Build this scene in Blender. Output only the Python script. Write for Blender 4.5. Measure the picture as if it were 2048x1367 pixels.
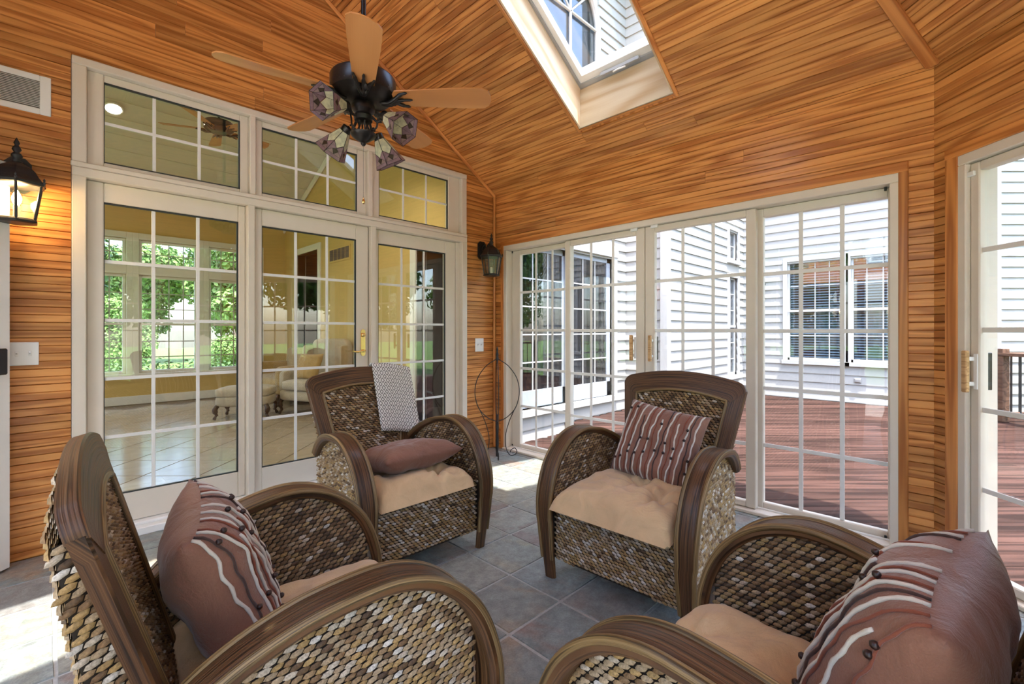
import bpy, math, random
from mathutils import Vector, Matrix
# ---------------------------------------------------------------- clear
for o in list(bpy.data.objects): bpy.data.objects.remove(o, do_unlink=True)
SC = bpy.context.scene
COL = SC.collection
PI = math.pi
S2 = math.sqrt(.5)
# ---------------------------------------------------------------- camera, sky, sun, exposure
cam = bpy.data.cameras.new('camera'); cam_o = bpy.data.objects.new('camera', cam); COL.objects.link(cam_o)
cam_o.location = (0, 0, 1.2); cam_o.rotation_euler = (PI/2, 0, -PI/4)
cam.sensor_fit = 'HORIZONTAL'; cam.sensor_width = 36; cam.lens = 36*927/2048
cam.shift_y = -22.5/2048; cam.clip_start = .05; cam.clip_end = 300
SC.camera = cam_o
SUN_DIR = Vector((.27, .65, -2.5)).normalized()
world = bpy.data.worlds.new('sky'); SC.world = world; world.use_nodes = True
wn = world.node_tree.nodes; wl = world.node_tree.links
bg = wn['Background']
sky = wn.new('ShaderNodeTexSky'); sky.sky_type = 'NISHITA'; sky.sun_disc = False
sky.sun_elevation = math.asin(-SUN_DIR.z); sky.sun_rotation = math.atan2(-SUN_DIR.x, -SUN_DIR.y)
sky.dust_density = 2.5; sky.air_density = 1.0; sky.ozone_density = 1.0
wl.new(sky.outputs[0], bg.inputs[0]); bg.inputs[1].default_value = .55
sun = bpy.data.lights.new('sun', 'SUN'); sun.energy = 5.0; sun.angle = .012; sun.color = (1, .95, .87)
sun_o = bpy.data.objects.new('sun', sun); COL.objects.link(sun_o)
sun_o.rotation_euler = SUN_DIR.to_track_quat('-Z', 'Y').to_euler(); sun_o.location = (-2, -5, 20)
SC.view_settings.view_transform = 'Standard'; SC.view_settings.look = 'None'
SC.view_settings.gamma = 1; SC.view_settings.use_curve_mapping = False
SC.view_settings.exposure = 1.38
# ---------------------------------------------------------------- room numbers
XB, YA, ZC, SL = 3.276, 3.534, 2.587, .654
XR = 1.153                       # ridge
RO = XB - XR                     # inner radius of the bay octagon
XD = XR - RO
PCY = .1535                      # end of the straight walls
T22 = math.tan(PI/8)
LC = 2*RO*T22
APY = PCY + RO*T22
ZP = ZC + SL*RO
CS = 1/math.sqrt(1+SL*SL); SN = SL*CS
# ---------------------------------------------------------------- mesh helpers
class MB:
    def __init__(s): s.v = []; s.f = []; s.uv = []; s.col = None
    def add(s, vs, fs, uvs=None):
        n = len(s.v); s.v += [tuple(p) for p in vs]; s.f += [tuple(i+n for i in f) for f in fs]
        if uvs is not None: s.uv += uvs
        return s
    def box(s, x0, y0, z0, x1, y1, z1):
        v = [(x0,y0,z0),(x1,y0,z0),(x1,y1,z0),(x0,y1,z0),(x0,y0,z1),(x1,y0,z1),(x1,y1,z1),(x0,y1,z1)]
        return s.add(v, [(0,3,2,1),(4,5,6,7),(0,1,5,4),(1,2,6,5),(2,3,7,6),(3,0,4,7)])
    def bbox(s, x0, y0, z0, x1, y1, z1, b=.004):
        """box with chamfered long edges on every side"""
        b = min(b, abs(x1-x0)*.45, abs(y1-y0)*.45, abs(z1-z0)*.45)
        vs = []; idx = {}
        for i, x in enumerate((x0, x1)):
            for j, y in enumerate((y0, y1)):
                for k, z in enumerate((z0, z1)):
                    sx, sy, sz = (b if i == 0 else -b), (b if j == 0 else -b), (b if k == 0 else -b)
                    idx[i,j,k] = len(vs)
                    vs += [(x, y+sy, z+sz), (x+sx, y, z+sz), (x+sx, y+sy, z)]
        f = []
        I = lambda i,j,k,a: idx[i,j,k]+a
        f += [(I(0,0,0,0),I(0,0,1,0),I(0,1,1,0),I(0,1,0,0)),(I(1,0,0,0),I(1,1,0,0),I(1,1,1,0),I(1,0,1,0))]
        f += [(I(0,0,0,1),I(1,0,0,1),I(1,0,1,1),I(0,0,1,1)),(I(0,1,0,1),I(0,1,1,1),I(1,1,1,1),I(1,1,0,1))]
        f += [(I(0,0,0,2),I(0,1,0,2),I(1,1,0,2),I(1,0,0,2)),(I(0,0,1,2),I(1,0,1,2),I(1,1,1,2),I(0,1,1,2))]
        for k in (0,1):
            for j in (0,1): f.append((I(0,j,k,1),I(1,j,k,1),I(1,j,k,2),I(0,j,k,2)))
            for i in (0,1): f.append((I(i,0,k,0),I(i,1,k,0),I(i,1,k,2),I(i,0,k,2)))
        for i in (0,1):
            for j in (0,1): f.append((I(i,j,0,0),I(i,j,1,0),I(i,j,1,1),I(i,j,0,1)))
        for q in idx.values(): f.append((q,q+1,q+2))
        return s.add(vs, f)
    def prism(s, poly, d):
        """poly: list of 3D points, extruded by vector d"""
        n = len(poly); d = Vector(d)
        v = [Vector(p) for p in poly] + [Vector(p)+d for p in poly]
        f = [tuple(range(n))[::-1], tuple(range(n, 2*n))] + [(i, (i+1)%n, n+(i+1)%n, n+i) for i in range(n)]
        return s.add(v, f)
    def tube(s, path, r, n=8, closed=False, cap=True):
        path = [Vector(p) for p in path]; m = len(path)
        rr = r if hasattr(r, '__len__') else [r]*m
        up = None; base = len(s.v); vs = []
        for i, p in enumerate(path):
            if closed: t = path[(i+1)%m]-path[i-1]
            else: t = path[min(i+1, m-1)]-path[max(i-1, 0)]
            t.normalize()
            if up is None:
                up = Vector((0,0,1)) if abs(t.z) < .9 else Vector((1,0,0))
            a = up - t*up.dot(t)
            if a.length < 1e-6: a = t.orthogonal()
            a.normalize(); up = a; b = t.cross(a)
            for k in range(n):
                q = 2*PI*k/n; vs.append(p + a*(rr[i]*math.cos(q)) + b*(rr[i]*math.sin(q)))
        fs = []
        for i in range(m if closed else m-1):
            j = (i+1) % m
            for k in range(n): fs.append((i*n+k, i*n+(k+1)%n, j*n+(k+1)%n, j*n+k))
        if cap and not closed: fs += [tuple(range(n))[::-1], tuple(range((m-1)*n, m*n))]
        return s.add(vs, fs)
    def lathe(s, prof, n=24, c=(0,0,0), axis=None):
        """prof: (r,z) from bottom to top; closed with caps"""
        vs = []; c = Vector(c)
        for r, z in prof:
            for k in range(n):
                q = 2*PI*k/n; p = Vector((r*math.cos(q), r*math.sin(q), z))
                vs.append((axis @ p if axis else p) + c)
        m = len(prof); fs = []
        for i in range(m-1):
            for k in range(n): fs.append((i*n+k, i*n+(k+1)%n, (i+1)*n+(k+1)%n, (i+1)*n+k))
        fs += [tuple(range(n))[::-1], tuple(range((m-1)*n, m*n))]
        return s.add(vs, fs)
    def grid(s, pts, nu, nv, uv=None):
        """pts nu x nv row-major"""
        fs = [(i*nv+j, (i+1)*nv+j, (i+1)*nv+j+1, i*nv+j+1) for i in range(nu-1) for j in range(nv-1)]
        return s.add(pts, fs)
    def mesh(s, name, m=None, smooth=False, uvs=None):
        me = bpy.data.meshes.new(name); me.from_pydata(s.v, [], s.f); me.update()
        if m: me.materials.append(m)
        if smooth: me.shade_smooth()
        if uvs:
            l = me.uv_layers.new(name='UVMap')
            flat = []
            for lp in me.loops: flat += uvs[lp.vertex_index]
            l.data.foreach_set('uv', flat)
        if s.col:
            a = me.color_attributes.new('Col', 'FLOAT_COLOR', 'POINT')
            flat = []
            for c in s.col: flat += [c[0], c[1], c[2], 1]
            a.data.foreach_set('color', flat)
        return me
    def build(s, name, m, parent=None, smooth=False, uvs=None, auto=None, mw=None):
        return link(name, s.mesh(name, m, smooth, uvs), parent, mw, auto)

def link(name, me, parent=None, mw=None, auto=None):
    o = bpy.data.objects.new(name, me); COL.objects.link(o)
    if parent: o.parent = parent
    if mw is not None: o.matrix_local = mw
    if auto and me:
        me.shade_smooth()
        if hasattr(me, 'set_sharp_from_angle'): me.set_sharp_from_angle(angle=auto)
    return o
def empty(name, loc=(0,0,0), rz=0, mw=None):
    o = bpy.data.objects.new(name, None); COL.objects.link(o); o.empty_display_size = .1
    if mw is not None: o.matrix_world = mw
    else: o.location = loc; o.rotation_euler = (0, 0, rz)
    return o
def tag(o, label=None, cat=None, group=None, kind=None):
    if label: o['label'] = label
    if cat: o['category'] = cat
    if group: o['group'] = group
    if kind: o['kind'] = kind
    return o
def struct(o, label=None): return tag(o, label=label, kind='structure')
def copy_tree(o, parent=None):
    c = o.copy(); COL.objects.link(c); c.parent = parent
    if parent: c.matrix_local = o.matrix_local.copy()
    for ch in list(o.children): copy_tree(ch, c)
    return c
def frame(o, x, y):
    """matrix with given origin, local X and local Y (Z = X x Y)"""
    x = Vector(x).normalized(); y = Vector(y).normalized(); z = x.cross(y)
    M = Matrix.Identity(4)
    for i in range(3): M[i][0], M[i][1], M[i][2], M[i][3] = x[i], y[i], z[i], o[i]
    return M
def spline(P, n):
    """Catmull-Rom through P, n segments each"""
    P = [Vector(p) for p in P]; Q = [P[0]*2-P[1]] + P + [P[-1]*2-P[-2]]; out = []
    for i in range(1, len(Q)-2):
        a, b, c, d = Q[i-1], Q[i], Q[i+1], Q[i+2]
        for k in range(n):
            t = k/n; out.append(.5*((2*b)+(c-a)*t+(2*a-5*b+4*c-d)*t*t+(3*b-3*c+d-a)*t**3))
    out.append(P[-1]); return out
def inpoly(x, y, P):
    r = False; n = len(P); j = n-1
    for i in range(n):
        xi, yi = P[i][0], P[i][1]; xj, yj = P[j][0], P[j][1]
        if (yi > y) != (yj > y) and x < (xj-xi)*(y-yi)/(yj-yi)+xi: r = not r
        j = i
    return r

# ---------------------------------------------------------------- materials
class NT:
    def __init__(s, name):
        s.m = bpy.data.materials.new(name); s.m.use_nodes = True; s.t = s.m.node_tree
        s.b = s.t.nodes['Principled BSDF']; s.out = s.t.nodes['Material Output']
    def n(s, typ, **kw):
        nd = s.t.nodes.new('ShaderNode'+typ)
        for k, v in kw.items():
            if k.startswith('i_'):
                key = k[2:]; key = int(key) if key.isdigit() else key
                s.put(nd.inputs[key], v)
            else: setattr(nd, k, v)
        return nd
    def put(s, sock, v):
        if hasattr(v, 'is_output'): s.t.links.new(v, sock)
        elif hasattr(v, 'outputs'): s.t.links.new(v.outputs[0], sock)
        else: sock.default_value = v
    def math(s, op, a, b=None, c=None):
        nd = s.t.nodes.new('ShaderNodeMath'); nd.operation = op
        for i, v in enumerate((a, b, c)):
            if v is not None: s.put(nd.inputs[i], v)
        return nd.outputs[0]
    def ramp(s, f, stops, interp='LINEAR'):
        nd = s.t.nodes.new('ShaderNodeValToRGB'); nd.color_ramp.interpolation = interp
        while len(nd.color_ramp.elements) < len(stops): nd.color_ramp.elements.new(.5)
        for e, (p, c) in zip(nd.color_ramp.elements, stops): e.position = p; e.color = (*c, 1)
        s.put(nd.inputs[0], f); return nd.outputs[0]
    def mix(s, f, a, b, typ='MIX'):
        nd = s.t.nodes.new('ShaderNodeMix'); nd.data_type = 'RGBA'; nd.blend_type = typ
        s.put(nd.inputs[0], f)
        for i, v in ((6, a), (7, b)):
            if isinstance(v, tuple) and len(v) == 3: v = (*v, 1)
            s.put(nd.inputs[i], v)
        return nd.outputs[2]
    def noise(s, vec, scale, detail=3, rough=.5, dist=0):
        nd = s.n('TexNoise', i_Scale=scale, i_Detail=detail, i_Roughness=rough, i_Distortion=dist)
        if vec is not None: s.put(nd.inputs['Vector'], vec)
        return nd.outputs[0]
    def map(s, vec, scale=(1,1,1), loc=(0,0,0), rot=(0,0,0)):
        nd = s.t.nodes.new('ShaderNodeMapping'); s.put(nd.inputs[0], vec)
        s.put(nd.inputs[1], loc); nd.inputs[2].default_value = rot; nd.inputs[3].default_value = scale
        return nd.outputs[0]
    def coord(s, what='Object'): return s.n('TexCoord').outputs[what]
    def bump(s, h, strength=.3, dist=.01):
        nd = s.n('Bump', i_Strength=strength, i_Distance=dist); s.put(nd.inputs['Height'], h)
        s.t.links.new(nd.outputs[0], s.b.inputs['Normal'])
    def set(s, color=None, rough=None, metal=None, spec=None, coat=None):
        if color is not None:
            s.put(s.b.inputs['Base Color'], (*color, 1) if isinstance(color, tuple) and len(color) == 3 else color)
        if rough is not None: s.put(s.b.inputs['Roughness'], rough)
        if metal is not None: s.b.inputs['Metallic'].default_value = metal
        if spec is not None: s.b.inputs['Specular IOR Level'].default_value = spec
        if coat is not None: s.b.inputs['Coat Weight'].default_value = coat; s.b.inputs['Coat Roughness'].default_value = .15
        return s
def plain(name, color, rough=.5, metal=0, spec=.5, var=.04, scale=12):
    t = NT(name); f = t.noise(t.coord(), scale, 3)
    lo = tuple(c*(1-var) for c in color); hi = tuple(min(1, c*(1+var)) for c in color)
    t.set(t.ramp(f, [(.3, lo), (.7, hi)]), rough, metal, spec); return t.m
def rnd_offset(t, vec, k=(40, 17, 9)):
    r = t.n('ObjectInfo').outputs['Random']
    cx = t.n('CombineXYZ', i_0=t.math('MULTIPLY', r, k[0]), i_1=t.math('MULTIPLY', r, k[1]), i_2=t.math('MULTIPLY', r, k[2]))
    return t.n('VectorMath', operation='ADD', i_0=vec, i_1=cx).outputs[0], r
def wood(name, dark, light, rough=.38, rings=8., gx=.75, gy=7., streak=160., coat=.15, var=.34, vec=None, bump=.15, spec=.4, contrast=(.15,.85)):
    """flat-sawn softwood: contour rings of a stretched noise, grain along local X"""
    t = NT(name); v = t.coord() if vec is None else t.coord(vec)
    v, r = rnd_offset(t, v)
    g = t.noise(t.map(v, (gx, gy, gy)), 1, 1.5, .45)
    ring = t.math('MULTIPLY_ADD', t.math('SINE', t.math('MULTIPLY', g, rings*2*PI)), .5, .5)
    fine = t.noise(t.map(v, (2.5, streak, streak)), 1, 2, .6)
    f = t.math('ADD', t.math('MULTIPLY', ring, .62), t.math('MULTIPLY', fine, .38))
    c = t.ramp(f, [(contrast[0], dark), (.5, tuple((a*.4+b*.6) for a, b in zip(dark, light))), (contrast[1], light)])
    tone = t.math('MULTIPLY_ADD', r, var, 1-var*.55)
    c2 = t.mix(1, c, t.n('CombineColor', i_0=tone, i_1=tone, i_2=tone).outputs[0], 'MULTIPLY')
    t.set(c2, rough, 0, spec, coat); t.bump(fine, bump, .002); return t.m
M = {}
M['board'] = wood('fir_beadboard', (.42, .145, .033), (.73, .33, .095), gx=1.0, gy=15, rings=4.5, streak=220)
M['trim'] = wood('fir_trim', (.43, .14, .03), (.72, .30, .08), gx=.8, gy=14, rings=5)
M['well'] = wood('pale_pine', (.62, .42, .24), (.80, .66, .47), rings=5, gy=4, coat=0, rough=.6)
M['blade'] = wood('fan_blade_wood', (.50, .205, .06), (.61, .275, .09), rings=3, gy=5, var=.05, rough=.35)
M['oak'] = wood('oak_handle', (.45, .24, .09), (.70, .43, .20), rings=5, gy=30, var=.1)
M['frame'] = plain('beige_vinyl', (.74, .665, .56), .42, var=.02)
M['white'] = plain('white_paint', (.85, .84, .81), .4, var=.02)
M['gasket'] = plain('dark_gasket', (.03, .035, .035), .6)
M['iron'] = plain('black_iron', (.012, .012, .013), .45, spec=.5, var=.3, scale=60)
M['bronze'] = plain('oil_rubbed_bronze', (.018, .015, .014), .3, metal=.3, var=.4, scale=30)
M['brass'] = plain('polished_brass', (.85, .60, .25), .18, metal=1)
M['silver'] = plain('grey_aluminium', (.42, .43, .44), .35, metal=.4)
M['plastic'] = plain('white_plastic', (.86, .86, .84), .35, var=.01)
M['black'] = plain('black_plastic', (.01, .01, .012), .4)
def glass(name, tint=(.985,.992,.99), refl=1.0, rough=.0):
    t = NT(name); t.t.nodes.remove(t.b)
    tr = t.n('BsdfTransparent'); tr.inputs[0].default_value = (*tint, 1)
    gl = t.n('BsdfGlossy'); gl.inputs['Color'].default_value = (1,1,1,1); gl.inputs['Roughness'].default_value = rough
    ge = t.n('NewGeometry'); dt = t.n('VectorMath', operation='DOT_PRODUCT', i_0=ge.outputs['Normal'], i_1=ge.outputs['Incoming'])
    k = t.math('POWER', t.math('SUBTRACT', 1.0, t.math('ABSOLUTE', dt.outputs['Value'])), 5.0)      # Schlick, same from both sides
    mx = t.n('MixShader'); t.put(mx.inputs[0], t.math('MINIMUM', t.math('MULTIPLY', t.math('MULTIPLY_ADD', k, .96, .04), refl), 1.0))
    t.t.links.new(tr.outputs[0], mx.inputs[1]); t.t.links.new(gl.outputs[0], mx.inputs[2])
    t.t.links.new(mx.outputs[0], t.out.inputs[0]); return t.m
M['glass'] = glass('clear_glass'); M['glass_coated'] = glass('coated_double_glass', (.97,.98,.97), 1.6)
M['lantern_glass'] = glass('seeded_lantern_glass', (.9,.88,.82), 1.2, .12)
M['dark_glass'] = glass('dark_door_glass', (.5,.53,.57), 2.0)
def emit(name, color, strength):
    t = NT(name); t.set(color); t.b.inputs['Emission Color'].default_value = (*color, 1); t.b.inputs['Emission Strength'].default_value = strength
    return t.m
def slate():
    t = NT('slate_tile'); v = t.coord(); v, r = rnd_offset(t, v, (31, 57, 13))
    big = t.noise(v, 4.5, 4, .55, .6); med = t.noise(v, 22, 5, .6); fine = t.noise(v, 130, 3, .6)
    pal = t.ramp(r, [(0, (0.248,0.264,0.256)), (.22, (0.320,0.328,0.296)), (.42, (0.272,0.248,0.240)), (.6, (0.344,0.344,0.320)), (.78, (0.216,0.240,0.240)), (1, (0.368,0.328,0.272))])
    rust = t.ramp(r, [(0, (0.320,0.176,0.136)), (.3, (0.416,0.360,0.256)), (.55, (0.240,0.152,0.144)), (.8, (0.432,0.264,0.160)), (1, (0.304,0.336,0.288))])
    c = t.mix(t.ramp(big, [(.48, (0,0,0)), (.66, (.75,.75,.75))]), pal, rust)
    c = t.mix(1, c, t.ramp(med, [(.25, (.62,.62,.62)), (.75, (1.3,1.3,1.3))]), 'MULTIPLY')
    c = t.mix(.6, c, t.ramp(fine, [(.3, (.7,.7,.7)), (.7, (1.2,1.2,1.2))]), 'MULTIPLY')
    c = t.mix(1, c, (.90, 1.0, 1.05), 'MULTIPLY')
    t.set(c, t.math('MULTIPLY_ADD', med, .3, .30), 0, .45)
    cleft = t.noise(v, 7, 6, .65, 1.2)
    t.bump(t.math('ADD', t.math('MULTIPLY', cleft, 1.0), t.math('MULTIPLY', fine, .15)), .5, .02); return t.m
M['slate'] = slate(); M['grout'] = plain('grey_grout', (.40, .405, .40), .8, var=.12, scale=60)
def rattan(name, dark, light, gold):
    """bent wood strips, grain along UV u"""
    t = NT(name); uv = t.n('TexCoord').outputs['UV']; uv, r = rnd_offset(t, uv, (3, 7, 0))
    s1 = t.noise(t.map(uv, (2.0, 260, 1)), 1, 3, .6); s2 = t.noise(t.map(uv, (2.6, 150, 1)), 1, 2, .5); w = t.noise(t.map(uv, (9, 22, 1)), 1, 4, .6)
    c = t.ramp(s1, [(.36, dark), (.5, light), (.66, gold)])
    c = t.mix(t.ramp(s2, [(.56, (0,0,0)), (.60, (.8,.8,.8))]), c, tuple(x*.45 for x in dark))
    c = t.mix(t.ramp(w, [(.70, (0,0,0)), (.85, (.3,.3,.3))]), c, (.36, .28, .20))
    t.set(c, t.math('MULTIPLY_ADD', s1, .25, .30), 0, .4, .12); t.bump(t.math('ADD', s1, s2), .5, .004); return t.m
M['rattan'] = rattan('dark_bent_rattan', (.040, .017, .007), (.100, .044, .017), (.17, .082, .031))
M['rim'] = rattan('golden_rattan_pole', (.085, .048, .018), (.20, .12, .045), (.33, .22, .10))
def wicker():
    t = NT('woven_water_hyacinth'); a = t.n('VertexColor', layer_name='Col').outputs[0]
    f = t.noise(t.coord(), 220, 3, .6)
    c = t.mix(1, a, t.ramp(f, [(.3, (.55,.55,.55)), (.7, (1.25,1.25,1.25))]), 'MULTIPLY')
    t.set(c, .55, 0, .35); t.bump(f, .3, .002); return t.m
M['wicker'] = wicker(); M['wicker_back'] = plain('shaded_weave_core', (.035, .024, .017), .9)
def fabric(name, c1, c2, scale=500, rough=.75, sheen=.2, fold=True):
    t = NT(name); v = t.coord(); f = t.noise(v, scale, 2); b = t.noise(v, 9, 4, .55, .8)
    c = t.mix(f, c1, c2); c = t.mix(1, c, t.ramp(b, [(.3, (.88,.88,.88)), (.7, (1.08,1.08,1.08))]), 'MULTIPLY')
    t.set(c, rough, 0, .3); t.b.inputs['Sheen Weight'].default_value = sheen
    t.bump(t.math('ADD', t.math('MULTIPLY', b, 1.2 if fold else .2), t.math('MULTIPLY', f, .08)), .45, .02); return t.m
M['tan'] = fabric('tan_cotton', (.60, .42, .225), (.68, .49, .28))
M['brown'] = fabric('brown_taffeta', (.22, .095, .06), (.28, .13, .085), 300, .5, .3)
M['yarn_white'] = fabric('cream_yarn', (.62, .56, .48), (.75, .69, .61), 900, .9, .3, False)
M['yarn_rust'] = fabric('rust_yarn', (.20, .05, .025), (.29, .085, .045), 900, .9, .3, False)
M['yarn_dark'] = fabric('dark_yarn', (.05, .025, .02), (.10, .05, .04), 900, .9, .3, False)
M['bead'] = plain('dark_bead', (.03, .012, .010), .3)
def throw_mat():
    t = NT('diamond_weave_throw'); uv = t.n('TexCoord').outputs['UV']
    sp = t.n('SeparateXYZ'); t.put(sp.inputs[0], uv)
    a = t.math('ABSOLUTE', t.math('SUBTRACT', t.math('FRACT', t.math('MULTIPLY', sp.outputs[0], 1/.034)), .5))
    b = t.math('ABSOLUTE', t.math('SUBTRACT', t.math('FRACT', t.math('MULTIPLY', sp.outputs[1], 1/.048)), .5))
    k = t.math('FRACT', t.math('MULTIPLY', t.math('ADD', a, b), 2.5))
    f = t.math('GREATER_THAN', k, .58)
    n = t.noise(t.coord(), 700, 2)
    t.set(t.mix(t.math('MULTIPLY', f, .9), t.mix(n, (.74,.71,.67), (.86,.83,.79)), (.10,.085,.08)), .9, 0, .2); t.bump(n, .4, .003); return t.m
M['throw'] = throw_mat()
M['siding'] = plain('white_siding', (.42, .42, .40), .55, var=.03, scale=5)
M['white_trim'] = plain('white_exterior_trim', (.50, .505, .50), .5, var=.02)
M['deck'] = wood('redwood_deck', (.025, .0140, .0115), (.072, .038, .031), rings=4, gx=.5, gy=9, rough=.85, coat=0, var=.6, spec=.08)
M['deck_rail'] = wood('brown_railing', (.07, .035, .022), (.16, .085, .052), rough=.6, coat=0)
M['roof'] = plain('grey_shingle', (.10, .10, .105), .9, var=.3, scale=40)
M['yellow'] = plain('yellow_wall_paint', (.66, .47, .17), .6, var=.02)
M['cream'] = plain('cream_ceiling_paint', (.66, .63, .52), .6, var=.02)
M['darkred'] = plain('dark_red_wall', (.10, .035, .025), .6)
M['itile'] = plain('beige_stone_tile', (.45, .37, .28), .16, var=.12, scale=6)
M['igrout'] = plain('brown_grout', (.22, .17, .13), .7)
M['grass'] = plain('lawn_grass', (.13, .22, .045), .9, var=.4, scale=3)
M['earth'] = plain('bare_earth', (.09, .07, .05), .95)
M['uphol'] = fabric('beige_damask', (.46, .39, .29), (.54, .47, .36), 250)
M['uphol_gold'] = fabric('gold_damask', (.42, .27, .10), (.50, .34, .14), 250)
M['mahog'] = plain('dark_mahogany', (.055, .022, .012), .3)
M['bark'] = plain('grey_bark', (.10, .075, .055), .9, var=.4, scale=15)
def leafm(name, a, b):
    t = NT(name); f = t.n('ObjectInfo').outputs['Random']; n = t.noise(t.coord(), 1.2, 3)
    t.set(t.mix(n, a, b), .5, 0, .4)
    t.b.inputs['Transmission Weight'].default_value = 0
    t.b.inputs['Subsurface Weight'].default_value = .0; return t.m
M['leaf'] = leafm('summer_leaves', (.10, .21, .045), (.21, .34, .08)); M['leaf2'] = leafm('dark_leaves', (.045, .11, .03), (.10, .19, .05))
M['curtain'] = plain('dark_drape', (.10, .10, .11), .9)
M['blind'] = plain('white_blind', (.62, .66, .70), .6)
# ================================================================ ROOM SHELL
random.seed(7)
# ---- floor with slate tiles
PITCH = .318
plan = [(XB,YA), (XB,PCY), (XB-LC*S2, PCY-LC*S2), (XD+LC*S2, PCY-LC*S2), (XD,PCY), (XD,YA)]
def pip(x, y): return inpoly(x, y, plan)
mb = MB(); mb.prism([(x,y,-.30) for x,y in plan], (0,0,.296))
floor = struct(mb.build('floor', M['grout']), 'slate tile floor with grey grout joints')
def clip(poly, a, b, c):
    """keep the part of poly where a*x+b*y<=c"""
    out = []
    for i in range(len(poly)):
        p, q = poly[i], poly[(i+1)%len(poly)]
        dp, dq = a*p[0]+b*p[1]-c, a*q[0]+b*q[1]-c
        if dp <= 0: out.append(p)
        if (dp < 0 < dq) or (dq < 0 < dp):
            k = dp/(dp-dq); out.append((p[0]+(q[0]-p[0])*k, p[1]+(q[1]-p[1])*k))
    return out
half = []   # half planes of the room plan
for i in range(len(plan)):
    p, q = plan[i], plan[(i+1)%len(plan)]
    nx, ny = (q[1]-p[1]), -(q[0]-p[0]); l = math.hypot(nx, ny); nx /= -l; ny /= -l
    half.append((nx, ny, nx*p[0]+ny*p[1]-.004))
x0 = 1.608-9*PITCH; y0 = 1.305-9*PITCH
for i in range(18):
    for j in range(18):
        g = .0055
        ax, ay, bx, by = x0+i*PITCH+g, y0+j*PITCH+g, x0+(i+1)*PITCH-g, y0+(j+1)*PITCH-g
        jj = lambda: random.uniform(-.0025, .0025)
        poly = [(ax+jj(),ay+jj()), ((ax+bx)/2,ay+jj()), (bx+jj(),ay+jj()), (bx+jj(),(ay+by)/2), (bx+jj(),by+jj()), ((ax+bx)/2,by+jj()), (ax+jj(),by+jj()), (ax+jj(),(ay+by)/2)]
        for h in half:
            poly = clip(poly, *h)
            if len(poly) < 3: break
        if len(poly) < 3: continue
        ar = abs(sum(poly[k][0]*poly[k-1][1]-poly[k-1][0]*poly[k][1] for k in range(len(poly))))/2
        if ar < .002: continue
        cx, cy = (ax+bx)/2, (ay+by)/2; z = random.uniform(-.0012, .0012)
        n = len(poly); mb = MB()
        top = [((p[0]-cx)*.985, (p[1]-cy)*.985, z) for p in poly]; bot = [(p[0]-cx, p[1]-cy, -.006) for p in poly]
        mb.add(bot+top, [tuple(range(n, 2*n))] + [(k, (k+1)%n, n+(k+1)%n, n+k) for k in range(n)])
        o = mb.build('slate_tile', M['slate'], floor, mw=Matrix.Translation((cx, cy, 0)))
# ---- beadboard
BW = .083
PROF = [(0,-.010), (.0032,0), (.0375,0), (.0405,-.007), (.0435,0), (.0798,0), (BW,-.010)]
_bcache = {}
def board(parent, Mloc, a0, a1, b0=None, b1=None, w=BW, name='board'):
    """one beadboard: local X from a0..a1 at the lower edge and b0..b1 at the upper edge"""
    if b0 is None: b0 = a0
    if b1 is None: b1 = a1
    if a1-a0 < .01 and b1-b0 < .01: return
    c = (a0+a1+b0+b1)/4
    key = tuple(round(v, 3) for v in (a0-c, a1-c, b0-c, b1-c, w))
    me = _bcache.get(key)
    if not me:
        k = w/BW; pr = [(y*k, z) for y, z in PROF]; mb = MB(); vs = []
        for e0, e1 in ((a0-c, b0-c), (a1-c, b1-c)):
            for y, z in pr: vs.append((e0+(e1-e0)*y/w, y, z))
            vs.append((e1, w, -.012)); vs.append((e0, 0, -.012))
        n = len(pr)+2
        fs = [(i, (i+1)%n, n+(i+1)%n, n+i) for i in range(n)]
        fs = [f[::-1] for f in fs] + [tuple(range(n)), tuple(range(n, 2*n))[::-1]]
        mb.add(vs, fs); me = _bcache[key] = mb.mesh(name, M['board'])
    link(name, me, parent, Mloc @ Matrix.Translation((c, 0, 0)))
WALLB = Matrix(((1,0,0,0),(0,0,-1,0),(0,1,0,0),(0,0,0,1)))   # board frame in a wall frame: X along, Y up, Z into the room
def board_wall(body, xa, xb, top, holes, slant=None, joints=True):
    """rows of boards on a wall frame; holes = (x0,x1,z0,z1)"""
    z = 0
    while z < top-.005:
        w = min(BW, top-z); zm = z+w/2
        lo0, hi0 = (xa, xb) if not slant else slant(z)
        lo1, hi1 = (xa, xb) if not slant else slant(z+w)
        iv = [(lo0, hi0, lo1, hi1)]
        for (h0, h1, hz0, hz1) in holes:
            if hz0 < zm < hz1:
                new = []
                for (p, q, r, s) in iv:
                    if h0 > p: new.append((p, min(h0, q), r, min(h0, s)))
                    if h1 < q: new.append((max(h1, p), q, max(h1, r), s))
                    if h0 <= p and h1 >= q: pass
                iv = new
        for (p, q, r, s) in iv:
            if q-p < .012: continue
            Mb = Matrix.Translation((0, 0, z)) @ WALLB
            if joints and q-p > 2.0 and random.random() < .6:
                k = p+(q-p)*random.uniform(.2, .8)
                board(body, Mb, p, k-.0008, r, k-.0008, w); board(body, Mb, k+.0008, q, k+.0008, s, w)
            else: board(body, Mb, p, q, r, s, w)
        z += BW
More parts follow.
